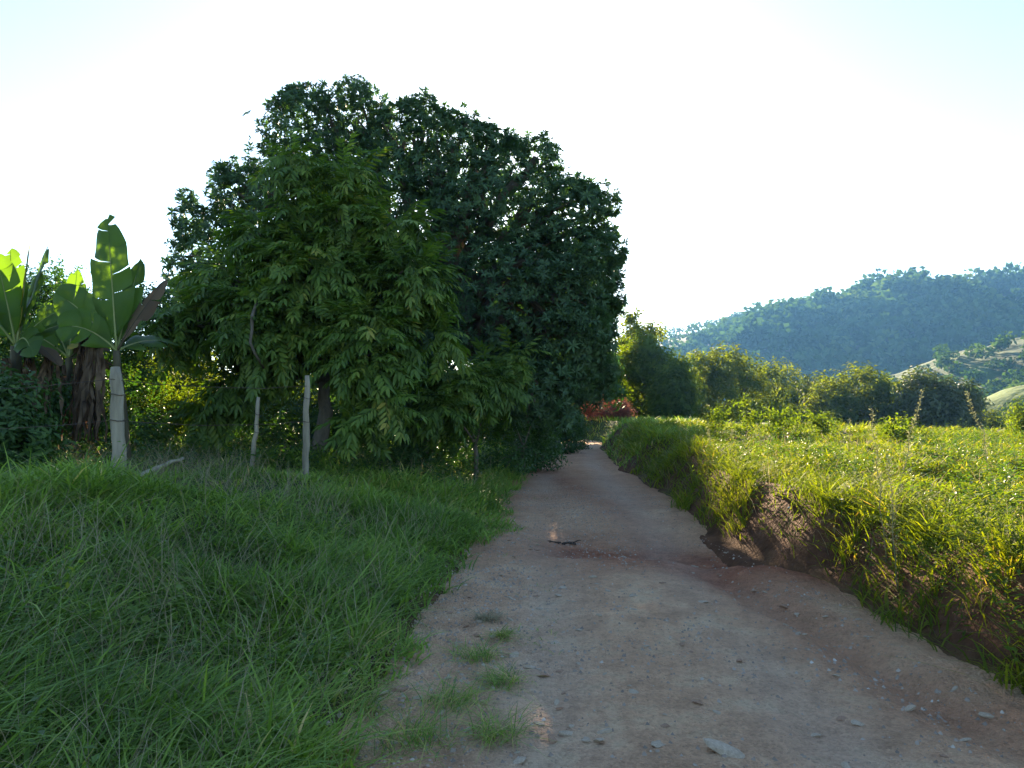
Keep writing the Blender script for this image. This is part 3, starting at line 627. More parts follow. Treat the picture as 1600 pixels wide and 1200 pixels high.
# trees on the hills: one crown is some 130 leaf clumps on lobes
def far_proto(n=150, tall=1.0, big=1.15):
    lb = [(0, 0, .62 * tall, .42, .42, .36 * tall)] + [(*(rng.normal(size=2) * .26), .5 * tall + .22 * rng.random(), .24, .24, .22) for _ in range(5)]
    p, nr = crown_pts(lb, n, .6, .6); m = len(p)
    d = norm(nr + rng.normal(size=(m, 3)) * .6)
    return leaf_proto(p - d * .07, d, rand_dirs(m), big * rng.uniform(.09, .18, m), big * rng.uniform(.07, .13, m), .2, .1, False)
FARP = [far_proto(420, t) for t in (.85, 1.0, 1.15, 1.3, .9)]
MASSP = [far_proto(110, t, 1.95) for t in (.85, 1.0, 1.15, 1.3, .9)]
far_me = []
for p in FARP:
    me = p.mesh('hillside_crown'); me.materials.append(M['tree_far']); far_me.append(me)
ttk = tube([(0, 0, -.3), (.01, 0, .2), (0, .01, .6)], [.035, .028, .012], 5).mesh('hillside_trunk'); ttk.materials.append(M['bark'])
def hill_tree(p, s, label, group):
    r = bpy.data.objects.new('hillside_tree', None); COL.objects.link(r); tag(r, label, 'tree', group)
    r.location = p; r.scale = (s, s, s); r.rotation_euler = (0, 0, rng.random() * 6.28)
    for nm, me in (('crown', far_me[rng.integers(5)]), ('trunk', ttk)):
        c = bpy.data.objects.new(nm, me); COL.objects.link(c); c.parent = r

def scatter(f, n, bmin, bmax, y0, y1, dens):
    y = rng.uniform(y0, y1, n); b_ = rng.uniform(bmin, bmax, n); x = b_ * y; k = rng.random(n) < dens(x, y)
    x, y = x[k], y[k]; return np.stack([x, y, f(x, y)], 1)
wood = scatter(f_far, 3000, -.05, .82, 222, 490, lambda x, y: np.clip(.70 + 2.6 * fbm(x * .012, y * .010, 131) - .3 * ss((y - 400) / 60), .03, 1) * np.where(f_far(x, y) > -14, 1, 0) * (1 - .94 * clearing(x, y)))
o = np.argsort(wood[:, 1]); near, restw = wood[o[:150]], wood[o[150:]]
for p in near: hill_tree(p, rng.uniform(8, 15), 'single tree of the wood at the foot of the hazy blue hill', 'trees at the foot of the far hill')
m = len(restw)
link('hill_woods', merge(MASSP, rng.integers(0, 5, m), restw, frames(np.tile((0, 0, 1.0), (m, 1)), rng.random(m) * 6.28), rng.uniform(6, 14, m) * (1 - .55 * ss((restw[:, 1] - 400) / 50)), np.clip(.5 * rng.random(m) + .6 * ss(fbm(restw[:, 0] * .03, restw[:, 1] * .03, 243) + .5), 0, 1), .4).mesh('hill_woods'), M['tree_far'], kind='stuff', label='woods covering the far hill in blue haze')
sw_all = scatter(f_spur, 700, .30, .85, 116, 186, lambda x, y: np.where(((y - 112 - .1 * x) / 50 < .44) & (f_spur(x, y) > -14), .95, .5))
sw_all = sw_all[np.argsort(sw_all[:, 1])]; sw, sx = sw_all[:110], sw_all[110:]; m = len(sx)
link('spur_scrub', merge(MASSP, rng.integers(0, 5, m), sx, frames(np.tile((0, 0, 1.0), (m, 1)), rng.random(m) * 6.28), rng.uniform(1.8, 4.5, m), rng.random(m), .5).mesh('spur_scrub'), M['tree_far'], kind='stuff', label='scrub scattered over the pale pasture strip')
for p in sw: hill_tree(p - np.array((0, 0, .8)), rng.uniform(1.5, 3.8) if (p[1] - 112 - .1 * p[0]) / 50 > .44 else rng.uniform(5, 9), 'tree of the wooded flank below the pale pasture strip', 'trees below the pale pasture strip')
mw = scatter(f_meadow, 60, .45, .85, 66, 92, lambda x, y: np.where((x / y < .62) & (f_meadow(x, y) > -13), .5, .04))
for p in mw: hill_tree(p, rng.uniform(3, 5), 'tree beside the green meadow slope at the right edge', 'trees beside the green meadow slope')

# ------------------------------------------------------------------ banana plants
def banana_leaf(start, d, L, W, arch, twist=0.0, face=None, torn=.07, n=22):
    """blade with midrib valley, arching, wavy torn margin; returns blade proto and petiole/midrib proto"""
    d = norm(np.array(d, float)); up = np.array((0, 0, 1.0)); s0 = np.cross(d, up)
    if np.linalg.norm(s0) < .2 or face is not None: s0 = np.cross(d, np.array(face if face is not None else (0, -1, 0), float))
    s0 = norm(s0); t = np.linspace(0, 1, n)
    pts = np.array(start) + d * L * t[:, None] * 1.0; bend = np.array((0, 0, -1.0)) * arch * L; pts = pts + bend * (t ** 2.2)[:, None]
    tg = norm(np.gradient(pts, axis=0)); sd = norm(s0[None] - tg * np.sum(tg * s0, 1)[:, None]); nr = np.cross(sd, tg)
    b0 = .12; tb = np.clip((t - b0) / (1 - b0), 0, 1)
    prof = np.clip(1 - np.abs(2 * tb - 1) ** 2.6, 0, 1) ** .62 * (t > b0 - .01) * (1.04 - .22 * tb); prof[-1] = .10
    a = math.cos(twist), math.sin(twist); sd2 = sd * a[0] + nr * a[1]; nr2 = -sd * a[1] + nr * a[0]
    Vs, Ls, rs = [], [], []; k0 = 0
    for side in (-1, 1):
        i = 0
        while i < n - 1:
            g = min(n - 1, i + int(rng.integers(2, 10))); dr = abs(rng.normal()) * torn * 1.6; sh = rng.normal() * .04; sl = rng.random()
            m = g - i + 1; e = np.zeros(m); e[0] = .10 * min(1, torn * 5); e[-1] = -.10 * min(1, torn * 5)
            for w in (0, .5, .85, 1.0):
                q = W / 2 * prof[i:g + 1] * w; lift = .22 * w - (.16 + dr) * w * w + .03 * np.sin(t[i:g + 1] * 23) * w
                adv = (.18 * w * w) * W * prof[i:g + 1] + (e * L / n * w * 2) + sh * w * W
                Vs.append(pts[i:g + 1] + sd2[i:g + 1] * (side * q)[:, None] + nr2[i:g + 1] * (W * prof[i:g + 1] * lift)[:, None] + tg[i:g + 1] * adv[:, None]); rs.append(np.full(m, .25 + .5 * sl))
            for c in range(3):
                for q in range(m - 1):
                    f = [k0 + c * m + q, k0 + c * m + q + 1, k0 + (c + 1) * m + q + 1, k0 + (c + 1) * m + q]; Ls += f if side > 0 else f[::-1]
            k0 += 4 * m; i = g
    blade = Proto(np.concatenate(Vs), np.array(Ls), np.full(len(Ls) // 4, 4), np.concatenate(rs))
    rib = tube(pts - nr2 * .006, np.linspace(.022, .004, n), 5)
    return blade, rib

def banana(name, label, base, top, r, leaves, dead):
    root = thing(name, label, 'banana plant'); base = np.array(base, float); top = np.array(top, float)
    pts = curve(base - np.array((0, 0, .1)), top, 0, .03, 8)
    link('stem', tube(pts, np.linspace(r * 1.25, r * .55, 8), 10, .12).mesh('banana_stem'), M['stem'], root)
    for mat, st, d, L, W, arch, face, tw in leaves:
        b_, rb = banana_leaf(top if st is None else st, d, L, W, arch, tw, face)
        me = b_.mesh('banana_leaf'); lf = link('leaf', me, M[mat], root)
        if mat == 'banana_yellow': lf['label'] = 'yellowed banana leaf'
        if mat == 'dead_leaf': lf['label'] = 'brown withered banana leaf'
        link('midrib', rb.mesh('banana_midrib'), M['petiole' if mat != 'dead_leaf' else 'stem'], lf)
    for (a, hgt, w) in dead:
        # withered leaves hanging down round the stem in folds
        a_ = np.array(a, float); e = a_ + np.array((rng.normal() * .08, rng.normal() * .08, -hgt)); ps = []
        for q in range(13):
            off = np.array((rng.normal() * w, rng.normal() * w * .5, 0)); n = 12
            p = curve(a_ + off * .3, e + off, 0, .05, n); wd = w * .45 * np.sin(np.linspace(.25, 2.9, n)) * (1 + 1.1 * (rng.random(n) - .5)); sd = norm(np.array((math.cos(q), .6 * math.sin(q), 0)))
            V = np.stack([p - sd * wd[:, None] / 2, p + np.array((0, -.04, 0)) * (-1) ** np.arange(n)[:, None], p + sd * wd[:, None] / 2], 1); L_ = []
            for i in range(n - 1):
                for k in range(2): L_ += [i * 3 + k, i * 3 + k + 1, (i + 1) * 3 + k + 1, (i + 1) * 3 + k]
            ps.append(Proto(V.reshape(-1, 3), np.array(L_), np.full(2 * (n - 1), 4), np.repeat(rng.random(n), 3)))
        lf = link('leaf', proto_cat(ps).mesh('withered_leaf'), M['dead_leaf'], root); lf['label'] = 'brown withered leaf hanging down'
    rebase(root, tuple(base)); return root

def gz(x, y): return float(h_top(np.array(float(x)), np.array(float(y))))
def dirpx(a, b, da, db): return at(*b, db) - at(*a, da)
D = 11.0
t1 = at(182, 548, D); b1 = np.array((t1[0] + .10, D + .15, gz(t1[0], D)))
banana('banana_plant', 'banana plant with a tall upright leaf behind the thick fence post', b1, t1, .085, [
    ('banana', None, dirpx((178, 548), (165, 350), D, 10.9), 1.95, .66, .02, (0, -1, .1), .1),
    ('banana', None, dirpx((178, 548), (218, 392), D, 11.5), 1.55, .36, .02, (.3, -1, .1), .4),
    ('banana', None, dirpx((178, 548), (85, 425), D, 11.1), 1.55, .62, .22, (0, -1, .6), .5),
    ('banana', None, dirpx((178, 548), (100, 470), D, 10.6), 1.05, .55, .45, (0, -1, .5), -.2),
    ('dead_leaf', None, dirpx((178, 548), (250, 430), D, 11.2), 1.4, .42, .12, (0, -1, .4), .5),
    ('banana', None, dirpx((178, 548), (275, 500), D, 12.0), 1.3, .45, .35, (0, -1, .6), 0),
    ('banana_yellow', at(160, 535, 11.1), dirpx((160, 535), (95, 520), 11.1, 11.5), .8, .22, .25, (0, -1, .8), .3),
    ], [(at(150, 520, 10.9), 1.55, .15), (at(130, 525, 11.0), 1.3, .12)])
t2 = at(25, 540, 12.5); b2 = np.array((t2[0], 12.6, gz(t2[0], 12.6)))
banana('banana_plant', 'banana plant at the left edge with backlit yellow green leaves', b2, t2, .14, [
    ('banana', None, dirpx((25, 540), (15, 370), 12.5, 13.0), 1.85, .55, .03, (.4, -1, .1), .5),
    ('banana', None, dirpx((25, 540), (80, 362), 12.5, 13.2), 1.95, .42, .03, (-.2, -1, .1), .6),
    ('banana_yellow', None, dirpx((25, 540), (48, 365), 12.5, 12.7), 1.8, .26, .03, (0, -1, 0), 1.0),
    ('banana', None, dirpx((25, 540), (110, 440), 12.5, 12.0), 1.5, .55, .25, (0, -1, .6), .2),
    ('banana', None, dirpx((25, 540), (-60, 430), 12.5, 12.0), 1.7, .6, .25, (0, -1, .6), -.3),
    ('banana', None, dirpx((25, 540), (60, 470), 12.5, 11.4), 1.3, .5, .55, (0, -1, .8), 0),
    ('dead_leaf', None, dirpx((25, 540), (90, 520), 12.5, 12.1), 1.1, .4, .5, None, 0),
    ('banana', None, dirpx((25, 540), (-5, 395), 12.5, 12.2), 1.6, .55, .06, (.2, -1, .2), -.5),
    ('banana', None, dirpx((25, 540), (62, 415), 12.5, 12.9), 1.5, .5, .10, (-.3, -1, .3), .3),
    ('banana', None, dirpx((25, 540), (135, 470), 12.5, 13.0), 1.5, .5, .35, (0, -1, .7), .1),
    ], [(at(45, 560, 12.3), 1.1, .16), (at(80, 555, 12.4), 1.0, .13), (at(10, 560, 12.3), 1.1, .15)])
t3 = at(108, 560, 14.5); b3 = np.array((t3[0], 14.6, gz(t3[0], 14.6)))
banana('banana_plant', 'shorter banana plant between the other two, mostly withered leaves', b3, t3, .12, [
    ('banana', None, dirpx((108, 560), (60, 440), 14.5, 14.8), 1.6, .5, .2, (0, -1, .5), .2),
    ('banana', None, dirpx((108, 560), (140, 450), 14.5, 15.0), 1.6, .5, .12, (0, -1, .3), -.3),
    ('dead_leaf', None, dirpx((108, 560), (185, 480), 14.5, 14.0), 1.3, .4, .5, None, 0),
    ('dead_leaf', None, dirpx((108, 560), (200, 540), 14.5, 14.3), 1.3, .4, .5, None, .4),
    ('banana', None, dirpx((108, 560), (120, 420), 14.5, 14.6), 1.8, .5, .05, (.2, -1, .2), .3),
    ('banana', None, dirpx((108, 560), (20, 480), 14.5, 14.0), 1.5, .5, .4, (0, -1, .8), 0),
    ('banana_yellow', None, dirpx((108, 560), (85, 430), 14.5, 14.9), 1.5, .3, .1, (0, -1, .2), .6),
    ], [(at(95, 570, 14.2), 1.3, .18), (at(125, 570, 14.2), 1.2, .15)])

# ------------------------------------------------------------------ fence, stick, debris
def post(label, base_px, top_px, d, r0, r1, notch=True):
    b_ = at(*base_px, d); g = gz(b_[0], d); t_ = at(*top_px, d); b_[2] = g - .35
    root = thing('fence_post', label, 'fence post', 'weathered fence posts left of the road')
    n = 12; pts = curve(b_, t_, 0, .02, n); rd = np.linspace(r0, r1, n) * (1 + .10 * (rng.random(n) - .5)); rd[-1] *= .8
    link('shaft', tube(pts, rd, 9, .22).mesh('fence_post_shaft'), M['post'], root)
    for h in (.30, .62):
        k = int(n * (1 - h * .62)); c = pts[k]; an = np.linspace(0, 2 * math.pi, 13)
        ring = np.stack([c[0] + np.cos(an) * (rd[k] * 1.12), c[1] + np.sin(an) * (rd[k] * 1.12), c[2] + .01 * np.sin(an * 2)], 1)
        link('wire_tie', tube(ring, .005, 5).mesh('wire_tie'), M['wire'], root)
    rebase(root, (b_[0], b_[1], g)); return pts
p1 = post('thick pale fence post with the banana plant behind it', (190, 772), (180, 573), 9.1, .088, .068)
p3 = post('upright thin fence post in front of the drooping tree', (477, 722), (480, 587), 11.3, .056, .040)
p2 = post('thin leaning fence post, the shorter one of the pair beneath the drooping tree', (390, 726), (404, 621), 12.2, .044, .030)
pL = np.array((-8.6, 8.4, gz(-8.6, 8.4)))
for lab, h1, hL, h3 in (('upper strand of barbed wire tied to the thick fence post', 10, 1.25, 10), ('lower strand of barbed wire halfway up the thick fence post', 7, .85, 7)):
    pr = []
    a_ = pL + np.array((0, 0, hL)); b_ = p1[h1] + np.array((0, -.09, 0)); c_ = p3[h3] + np.array((0, -.06, 0))
    pts = np.concatenate([curve(a_, b_, -.03, .01, 9), curve(b_, c_, -.02, .01, 12)[1:]])
    root = thing('barbed_wire', lab, 'wire'); link('strand', tube(pts, .0036, 5).mesh('strand'), M['wire'], root)
    bar = []
    for q in np.linspace(.3, len(pts) - 1.4, 40):
        k = int(q); p = pts[k] + (pts[k + 1] - pts[k]) * (q - k); dd = norm(rng.normal(size=3)) * .02
        bar.append(tube([p - dd, p, p + dd], .002, 4))
    link('barbs', proto_cat(bar).mesh('barbs'), M['wire'], root, kind='stuff')
    rebase(root, tuple(a_))

sa, sb_ = at(206, 764, 9.0), at(286, 742, 9.9)
sa[2] = gz(sa[0], sa[1]) + .12; sb_[2] = gz(sb_[0], sb_[1]) + .30
link('fallen_branch', tube(curve(sa, sb_, .02, .03, 9), np.linspace(.034, .022, 9), 8, .2).mesh('fallen_branch'), M['post'], label='bare pale branch lying in the grass beside the thick fence post', cat='branch')
# bare crooked limbs that show pale among the leaves
for lab, P_, r in (('short pale crooked dead branch hanging among the drooping leaves', [at(430, 455, 13.6), at(402, 472, 12.9), at(393, 495, 12.5), at(394, 515, 12.45), at(391, 535, 12.45), at(398, 552, 12.5), at(412, 575, 12.8)], .03),):
    link('bare_branch', tube(np.array(P_), np.linspace(r, r * .7, len(P_)), 7, .2).mesh('bare_branch'), M['bark'], label=lab, cat='branch')

def road_pt(px, py):
    """where the pixel's ray meets the road"""
    d = np.arange(2.5, 40, .02); e = at(px, py, 1.0); x = e[0] * d; z = CAM_H + (e[2] - CAM_H) * d
    k = int(np.argmax(z <= h_top(x, d))); return np.array((x[k], d[k], z[k]))

tw = []
for q in range(7):
    a_ = road_pt(868 + 42 * rng.random(), 849 + 4 * rng.random()); a_[2] += .02; e = a_ + np.array((rng.uniform(-.22, .22), rng.uniform(-.1, .1), rng.uniform(.0, .05)))
    tw.append(tube(curve(a_, e, .05, .1, 6), np.linspace(.011, .005, 6), 6, .3))
link('charred_stick', proto_cat(tw).mesh('charred_stick'), M['charred'], label='small tangle of blackened sticks lying on the road', cat='sticks')

# ------------------------------------------------------------------ stones of the road
def stone_mesh(k):
    import bmesh
    bm = bmesh.new(); bmesh.ops.create_icosphere(bm, subdivisions=2, radius=.5); r_ = random.Random(k)
    pl = [(Vector((r_.gauss(0, 1), r_.gauss(0, 1), r_.gauss(0, 1))).normalized(), r_.uniform(.26, .42)) for _ in range(9)]
    for v in bm.verts:
        for n, dd in pl:
            s_ = v.co.dot(n)
            if s_ > dd: v.co -= n * (s_ - dd)
        v.co.z *= .55; v.co.x *= 1.3
    me = bpy.data.meshes.new('stone'); bm.to_mesh(me); bm.free(); return me
stones = [stone_mesh(k) for k in range(8)]
for k, me in enumerate(stones): me.materials.append(M['stone_red' if k in (2, 6) else 'stone'])
big = [(620, 1080, .11), (525 + 75, 1085, .06), (770, 1055 - 60, .05), (830, 1045, .06), (850, 1058, .07), (875, 1050, .04), (872, 932, .06), (990, 1082, .06), (1000, 1065, .035), (870, 1100, .05),
       (1135, 1180, .14), (1120, 1115, .05), (1028, 1165, .065), (1030, 1162, .04), (728, 980, .06), (715, 920, .06), (735, 935, .05), (745, 995, .05), (1340, 1132, .06), (988, 932, .06), (1065, 1008, .05), (1080, 1020, .04),
       (1225, 950, .08), (1245, 960, .06), (1290, 965, .05), (945, 1145, .05), (655, 1012, .05), (690, 1115, .05), (1010, 1010, .04), (1040, 1135, .04), (905, 985, .05), (1180, 925, .06)]
spots = [(*road_pt(a, b_)[:2], s_) for a, b_, s_ in big]
while len(spots) < 270:
    d = rng.uniform(2.6, 9.5); u = rng.uniform(-1.9, 1.9) if rng.random() < .7 else -1.2 + .5 * rng.normal()
    if abs(u) < 1.95 and ur(xc(d) + u, d) < 1.6 and abs(xc(d) + u) < d * .8: spots.append((xc(d) + u, d, .022 + .045 * rng.random() ** 2.2))
for x, y, s_ in spots:
    k = int(rng.integers(0, 8)); ob = bpy.data.objects.new('stone', stones[k]); COL.objects.link(ob); ob.parent = road
    ob.location = (x, y, gz(x, y) + s_ * .04); ob.rotation_euler = (rng.normal() * .15, rng.normal() * .15, rng.random() * 6.28); ob.scale = (s_ * rng.uniform(.9, 1.5), s_ * rng.uniform(.8, 1.1), s_ * rng.uniform(.6, 1))
# gravel: low pebbles, uncountable
def pebble():
    v = np.array([(1, 0, 0), (.2, .9, 0), (-.9, .3, 0), (-.4, -.8, 0), (.6, -.7, 0), (.1, .1, .6)], float) * .5; v[5, 2] *= 1.3; v[:5, :2] *= rng.uniform(.7, 1.2, (5, 1)); v[:5, 2] = -.12
    return Proto(v, np.array([0, 1, 5, 1, 2, 5, 2, 3, 5, 3, 4, 5, 4, 0, 5]), np.full(5, 3), np.full(6, rng.random()))
n = 26000; d = rng.uniform(2.2, 16, n); u = rng.uniform(-2.0, 1.95, n); k = rng.random(n) < (.25 + .75 * ss((fbm(xc(d) + u, d, 141) + .1) * 2)) * (1 - .7 * np.exp(-((u + .85) / .3) ** 2) - .7 * np.exp(-((u - .62) / .34) ** 2)); d, u = d[k], u[k]
# more pebbles on the bare left shoulder
n2 = 3500; d2 = rng.uniform(2.3, 8, n2); u2 = -1.55 + .45 * rng.normal(size=n2); d = np.append(d, d2); u = np.append(u, u2)
x = xc(d) + u; k = ur(x, d) < 1.62; x, d = x[k], d[k]; n = len(x); sz = .009 + .036 * rng.random(n) ** 2.6; z = h_top(x, d)
gm = merge([pebble() for _ in range(6)], rng.integers(0, 6, n), np.stack([x, d, z], 1), frames(np.array((0, 0, 1.0)) + rng.normal(size=(n, 3)) * .15, rng.random(n) * 6.28), sz, rng.random(n), .2).mesh('gravel')
link('gravel', gm, M['gravel'], road, kind='stuff')

# ------------------------------------------------------------------ grass
BL = [(0, 1, 3, 2), (2, 3, 5, 4), (4, 5, 6)]
def blades(name, x, y, L, W, mat, bend=(.2, 1.15), lean=None, rnd=None, **tagkw):
    n = len(x); z = h_top(x, y) - .015; p = np.stack([x, y, z], 1)
    cl = fbm(x * 1.7, y * 1.7, 151, 2) * 5; ph = np.where(rng.random(n) < .45, rng.random(n) * 6.28, cl + rng.normal(size=n) * 1.2)
    if lean is not None: ph = np.where(rng.random(n) < lean[1], lean[0] + rng.normal(size=n) * .7, ph)
    h = np.stack([np.cos(ph), np.sin(ph), 0 * ph], 1); tw = ph + math.pi / 2 + rng.normal(size=n) * .6
    sd = np.stack([np.cos(tw), np.sin(tw), 0 * tw], 1); bd = rng.uniform(*bend, n); tilt = np.abs(rng.normal(size=n)) * .42
    def P(t): return p + (h * (tilt * t + bd * t * t)[:, None] + np.array((0, 0, 1.0)) * (t - .55 * bd * t * t)[:, None]) * L[:, None]
    V = []
    for t, w in ((0, .7), (.38, 1), (.74, .72)):
        c = P(t); V += [c - sd * (W * w / 2)[:, None], c + sd * (W * w / 2)[:, None]]
    V.append(P(1.0)); V = np.stack(V, 1)
    me = pattern_mesh(name, V, BL, rng.random(n) if rnd is None else rnd)
    return link(name, me, mat, kind='stuff', **tagkw)

def polar(n, r0, r1, a0, a1, pw=1.0):
    r = r0 + (r1 - r0) * rng.random(n) ** pw; a = np.radians(rng.uniform(a0, a1, n)); return r * np.sin(a), r * np.cos(a), r

# left verge, in the shade
x, y, r = polar(185000, 1.6, 22, -46, 12, 1.15); u = x - xc(y)
edge = 1.78 + .5 * fbm(y * .7, 5.5, 161) + .35 * fbm(x * 2.2, y * 2.2, 163) - .35 * ss((y - 6) / 4) + .25 * (1 - ss((y - 3) / 2.5))
k = (-u > edge) & (rng.random(len(x)) < .35 + .65 * ss((-u - edge) / .5)) & (rng.random(len(x)) < .45 + .9 * ss(fbm(x * 1.1, y * 1.1, 165) + .55)) & (rng.random(len(x)) < 1 - .4 * ss((y - 13) / 5) * ss((-u - 4.5) / 2))
x, y, r, u, e = x[k], y[k], r[k], u[k], edge[k]
big_ = ss(fbm(x * .9, y * .9, 167) * 1.8 + .45); inn = ss((-u - e) / 1.3)
L = (.11 + .16 * big_ + .13 * inn * big_) * rng.uniform(.55, 1.35, len(x)) * (1 + .15 * ss((r - 8) / 10)); W = rng.uniform(.0045, .0135, len(x)) * (1 + .075 * r)
L = .88 * L * (1 - .62 * ss((y - 8.2) / .7) * (1 - ss((y - 11.5) / 2.5)) * ss((-u - 3.2) / 1.2))
L = np.where(rng.random(len(x)) < .05, L * 1.5, L)
sh = ss(fbm(x * .8, y * .8, 169) + .5)
blades('verge_grass', x, y, L, W, M['grass_shade'], rnd=np.clip(rng.random(len(x)) * .6 + .45 * sh - .15 + .3 * (rng.random(len(x)) < .07), 0, 1), label='long green grass on the shaded left verge')
# thin dry flowering stems standing in it
x, y, r = polar(9000, 2.5, 18, -46, 2); u = x - xc(y); k = (-u > 2.0) & (rng.random(len(x)) < ss(fbm(x * .7, y * .7, 171) + .5)); x, y, r = x[k], y[k], r[k]
blades('dry_grass_stems', x, y, rng.uniform(.3, .62, len(x)), .0028 * (1 + .10 * r), M['straw'], bend=(.1, .6), label='thin straw-coloured flowering stems standing in the verge grass')
# coarse broad-bladed tussocks close to the camera on the left
cx_, cy_, _ = polar(70, 2.6, 8.5, -42, -6); kk = (xc(cy_) - cx_ > 2.2); cx_, cy_ = cx_[kk], cy_[kk]
x = np.repeat(cx_, 60) + rng.normal(size=60 * len(cx_)) * .12; y = np.repeat(cy_, 60) + rng.normal(size=60 * len(cx_)) * .12
blades('coarse_grass', x, y, rng.uniform(.2, .5, len(x)), rng.uniform(.008, .014, len(x)), M['grass_shade'], bend=(.4, 1.2), rnd=rng.random(len(x)) * .8, label='coarse broad-bladed grass among the verge grass on the left')

x, y, r = polar(3200, 2.4, 13, -46, 0); u = x - xc(y); k = (-u > 1.95) & (rng.random(len(x)) < ss(fbm(x * .9, y * .9, 211) * 1.8 + .1)); x, y = x[k], y[k]; n = len(x)
vw = [sprig(7, .055, .022, .16, .3) for _ in range(4)] + [sprig(9, .035, .015, .30, .2) for _ in range(3)]
link('verge_weeds', merge(vw, rng.integers(0, 7, n), np.stack([x, y, h_top(x, y)], 1), frames(np.array((0, 0, 1.0)) + rng.normal(size=(n, 3)) * .35, rng.random(n) * 6.28), rng.uniform(.7, 1.7, n), rng.random(n)).mesh('verge_weeds'), M['front'], kind='stuff', label='small broad-leaved weeds mixed into the left verge grass')
x, y, r = polar(26000, 2.3, 14, -20, 14); u = x - xc(y); k = (u < -.75) & (u > -2.2) & (rng.random(len(x)) < ss(fbm(x * 2.6, y * 2.6, 213) * 3.2 - .55 + .7 * ss((-u - 1.2) / .7))); x, y, r = x[k], y[k], r[k]
blades('shoulder_grass', x, y, rng.uniform(.02, .085, len(x)), rng.uniform(.003, .006, len(x)), M['grass_shade'], bend=(.5, 1.6), rnd=np.clip(rng.random(len(x)) * 1.1, 0, 1), label='sparse short grass creeping over the gravel shoulder')
# right bank and field
x, y, r = polar(175000, 2.6, 28, -2, 46, 1.1); u = ur(x, y)
sl = bank_slope(x, y); edge = 1.86 + .30 * fbm(y * .8, 9.5, 173) + .2 * fbm(x * 2.2, y * 2.2, 174)
pk = np.clip(1.15 - 1.15 * np.clip(sl - .35, 0, 1) * ss(fbm(x * .8, y * .8, 175) * 2 + .8) * (1 - ss((y - 13) / 3)), .40, 1) * (.4 + .6 * ss(fbm(x * .9, y * .9, 177) + .7)) * (1 - .96 * soil_cut(x, y))
k = (u > edge) & (rng.random(len(x)) < pk) & (rng.random(len(x)) < .3 + .7 * ss((u - edge) / .5)); x, y, r, u, e = x[k], y[k], r[k], u[k], edge[k]
top = ss((u - 2.5) / .6); tall = ss(fbm(x * .9, y * .9, 179) * 1.6 + .4)
L = (.12 + .12 * tall + .09 * (1 - top)) * rng.uniform(.55, 1.35, len(x)) * (1 + .25 * ss((r - 9) / 12)); W = rng.uniform(.006, .0125, len(x)) * (1 + .075 * r)
blades('field_grass', x, y, L, W, M['grass_field'], bend=(.3, 1.1), rnd=np.clip(rng.random(len(x)) * .8 + .12 * tall + .3 * (rng.random(len(x)) < .05), 0, 1), label='bright sunlit grass on the right bank and field')
yy_ = rng.uniform(4.2, 12, 400); uu_ = rng.uniform(1.95, 2.9, 400); kq = soil_cut(xc(yy_) + uu_ - .48 * ss((yy_ - 5.5) / 6), yy_) < .35; kq &= (yy_ < 8.5) | (rng.random(400) < .4); yy_, uu_ = yy_[kq][:46], uu_[kq][:46]; q = 70
x = np.repeat(xc(yy_) + uu_ - .48 * ss((yy_ - 5.5) / 6), q) + rng.normal(size=46 * q) * .09; y = np.repeat(yy_, q) + rng.normal(size=46 * q) * .09
blades('bank_grass', x, y, rng.uniform(.2, .52, len(x)), rng.uniform(.006, .013, len(x)), M['grass_field'], bend=(.3, 1.1), rnd=np.clip(np.repeat(rng.random(46), q) * .5 + rng.random(len(x)) * .55, 0, 1), label='long tussocky grass hanging on the face of the right bank')
# leafy herbs on the bank face
x, y, r = polar(5500, 4, 14, 8, 46); u = ur(x, y); k = (u > 1.95) & (u < 3.1) & (rng.random(len(x)) < ss(fbm(x * 1.2, y * 1.2, 181) + .6) * (1 - .8 * soil_cut(x, y))); x, y = x[k], y[k]; n = len(x)
hp = [sprig(11, .05, .017, .40, .2) for _ in range(4)]
hz = np.stack([x, y, h_top(x, y)], 1)
link('bank_herbs', merge(hp, rng.integers(0, 4, n), hz, frames(np.array((-.25, -.1, 1.0)) + rng.normal(size=(n, 3)) * .3, rng.random(n) * 6.28), rng.uniform(.6, 1.5, n), rng.random(n)).mesh('bank_herbs'), M['bush_lit'], kind='stuff', label='small leafy herbs covering the face of the right bank')
x, y, r = polar(1500, 4, 20, 4, 46); u = ur(x, y); k = (u > 2.0); x, y, r = x[k], y[k], r[k]
blades('field_dry_stems', x, y, rng.uniform(.2, .45, len(x)), .0028 * (1 + .12 * r), M['straw'], bend=(.1, .7), label='pale dry stems scattered in the sunlit grass')

# leafy herbs and low weeds through the field
x, y, r = polar(7000, 6, 24, 6, 46); u = ur(x, y); k = (u > 2.6) & (rng.random(len(x)) < ss(fbm(x * .8, y * .8, 251) * 2.2 + .25)); x, y = x[k], y[k]; n = len(x)
fw = [sprig(10, .06, .024, .22, .3) for _ in range(3)] + [sprig(12, .045, .018, .38, .2) for _ in range(2)]
link('field_weeds', merge(fw, rng.integers(0, 5, n), np.stack([x, y, h_top(x, y)], 1), frames(np.array((0, 0, 1.0)) + rng.normal(size=(n, 3)) * .3, rng.random(n) * 6.28), rng.uniform(.7, 1.5, n), rng.random(n)).mesh('field_weeds'), M['front'], kind='stuff', label='low leafy weeds scattered through the sunlit field')
# distant verges along the far road
x, y, r = polar(14000, 20, 46, -10, 14); u = np.where(x > xc(y), ur(x, y), xc(y) - x); k = (u > 1.65) & (u < 9); x, y, r = x[k], y[k], r[k]
blades('far_verge_grass', x, y, rng.uniform(.15, .4, len(x)), .012 * (1 + .07 * r), M['grass_shade'], label='grass lining the far stretch of the road')

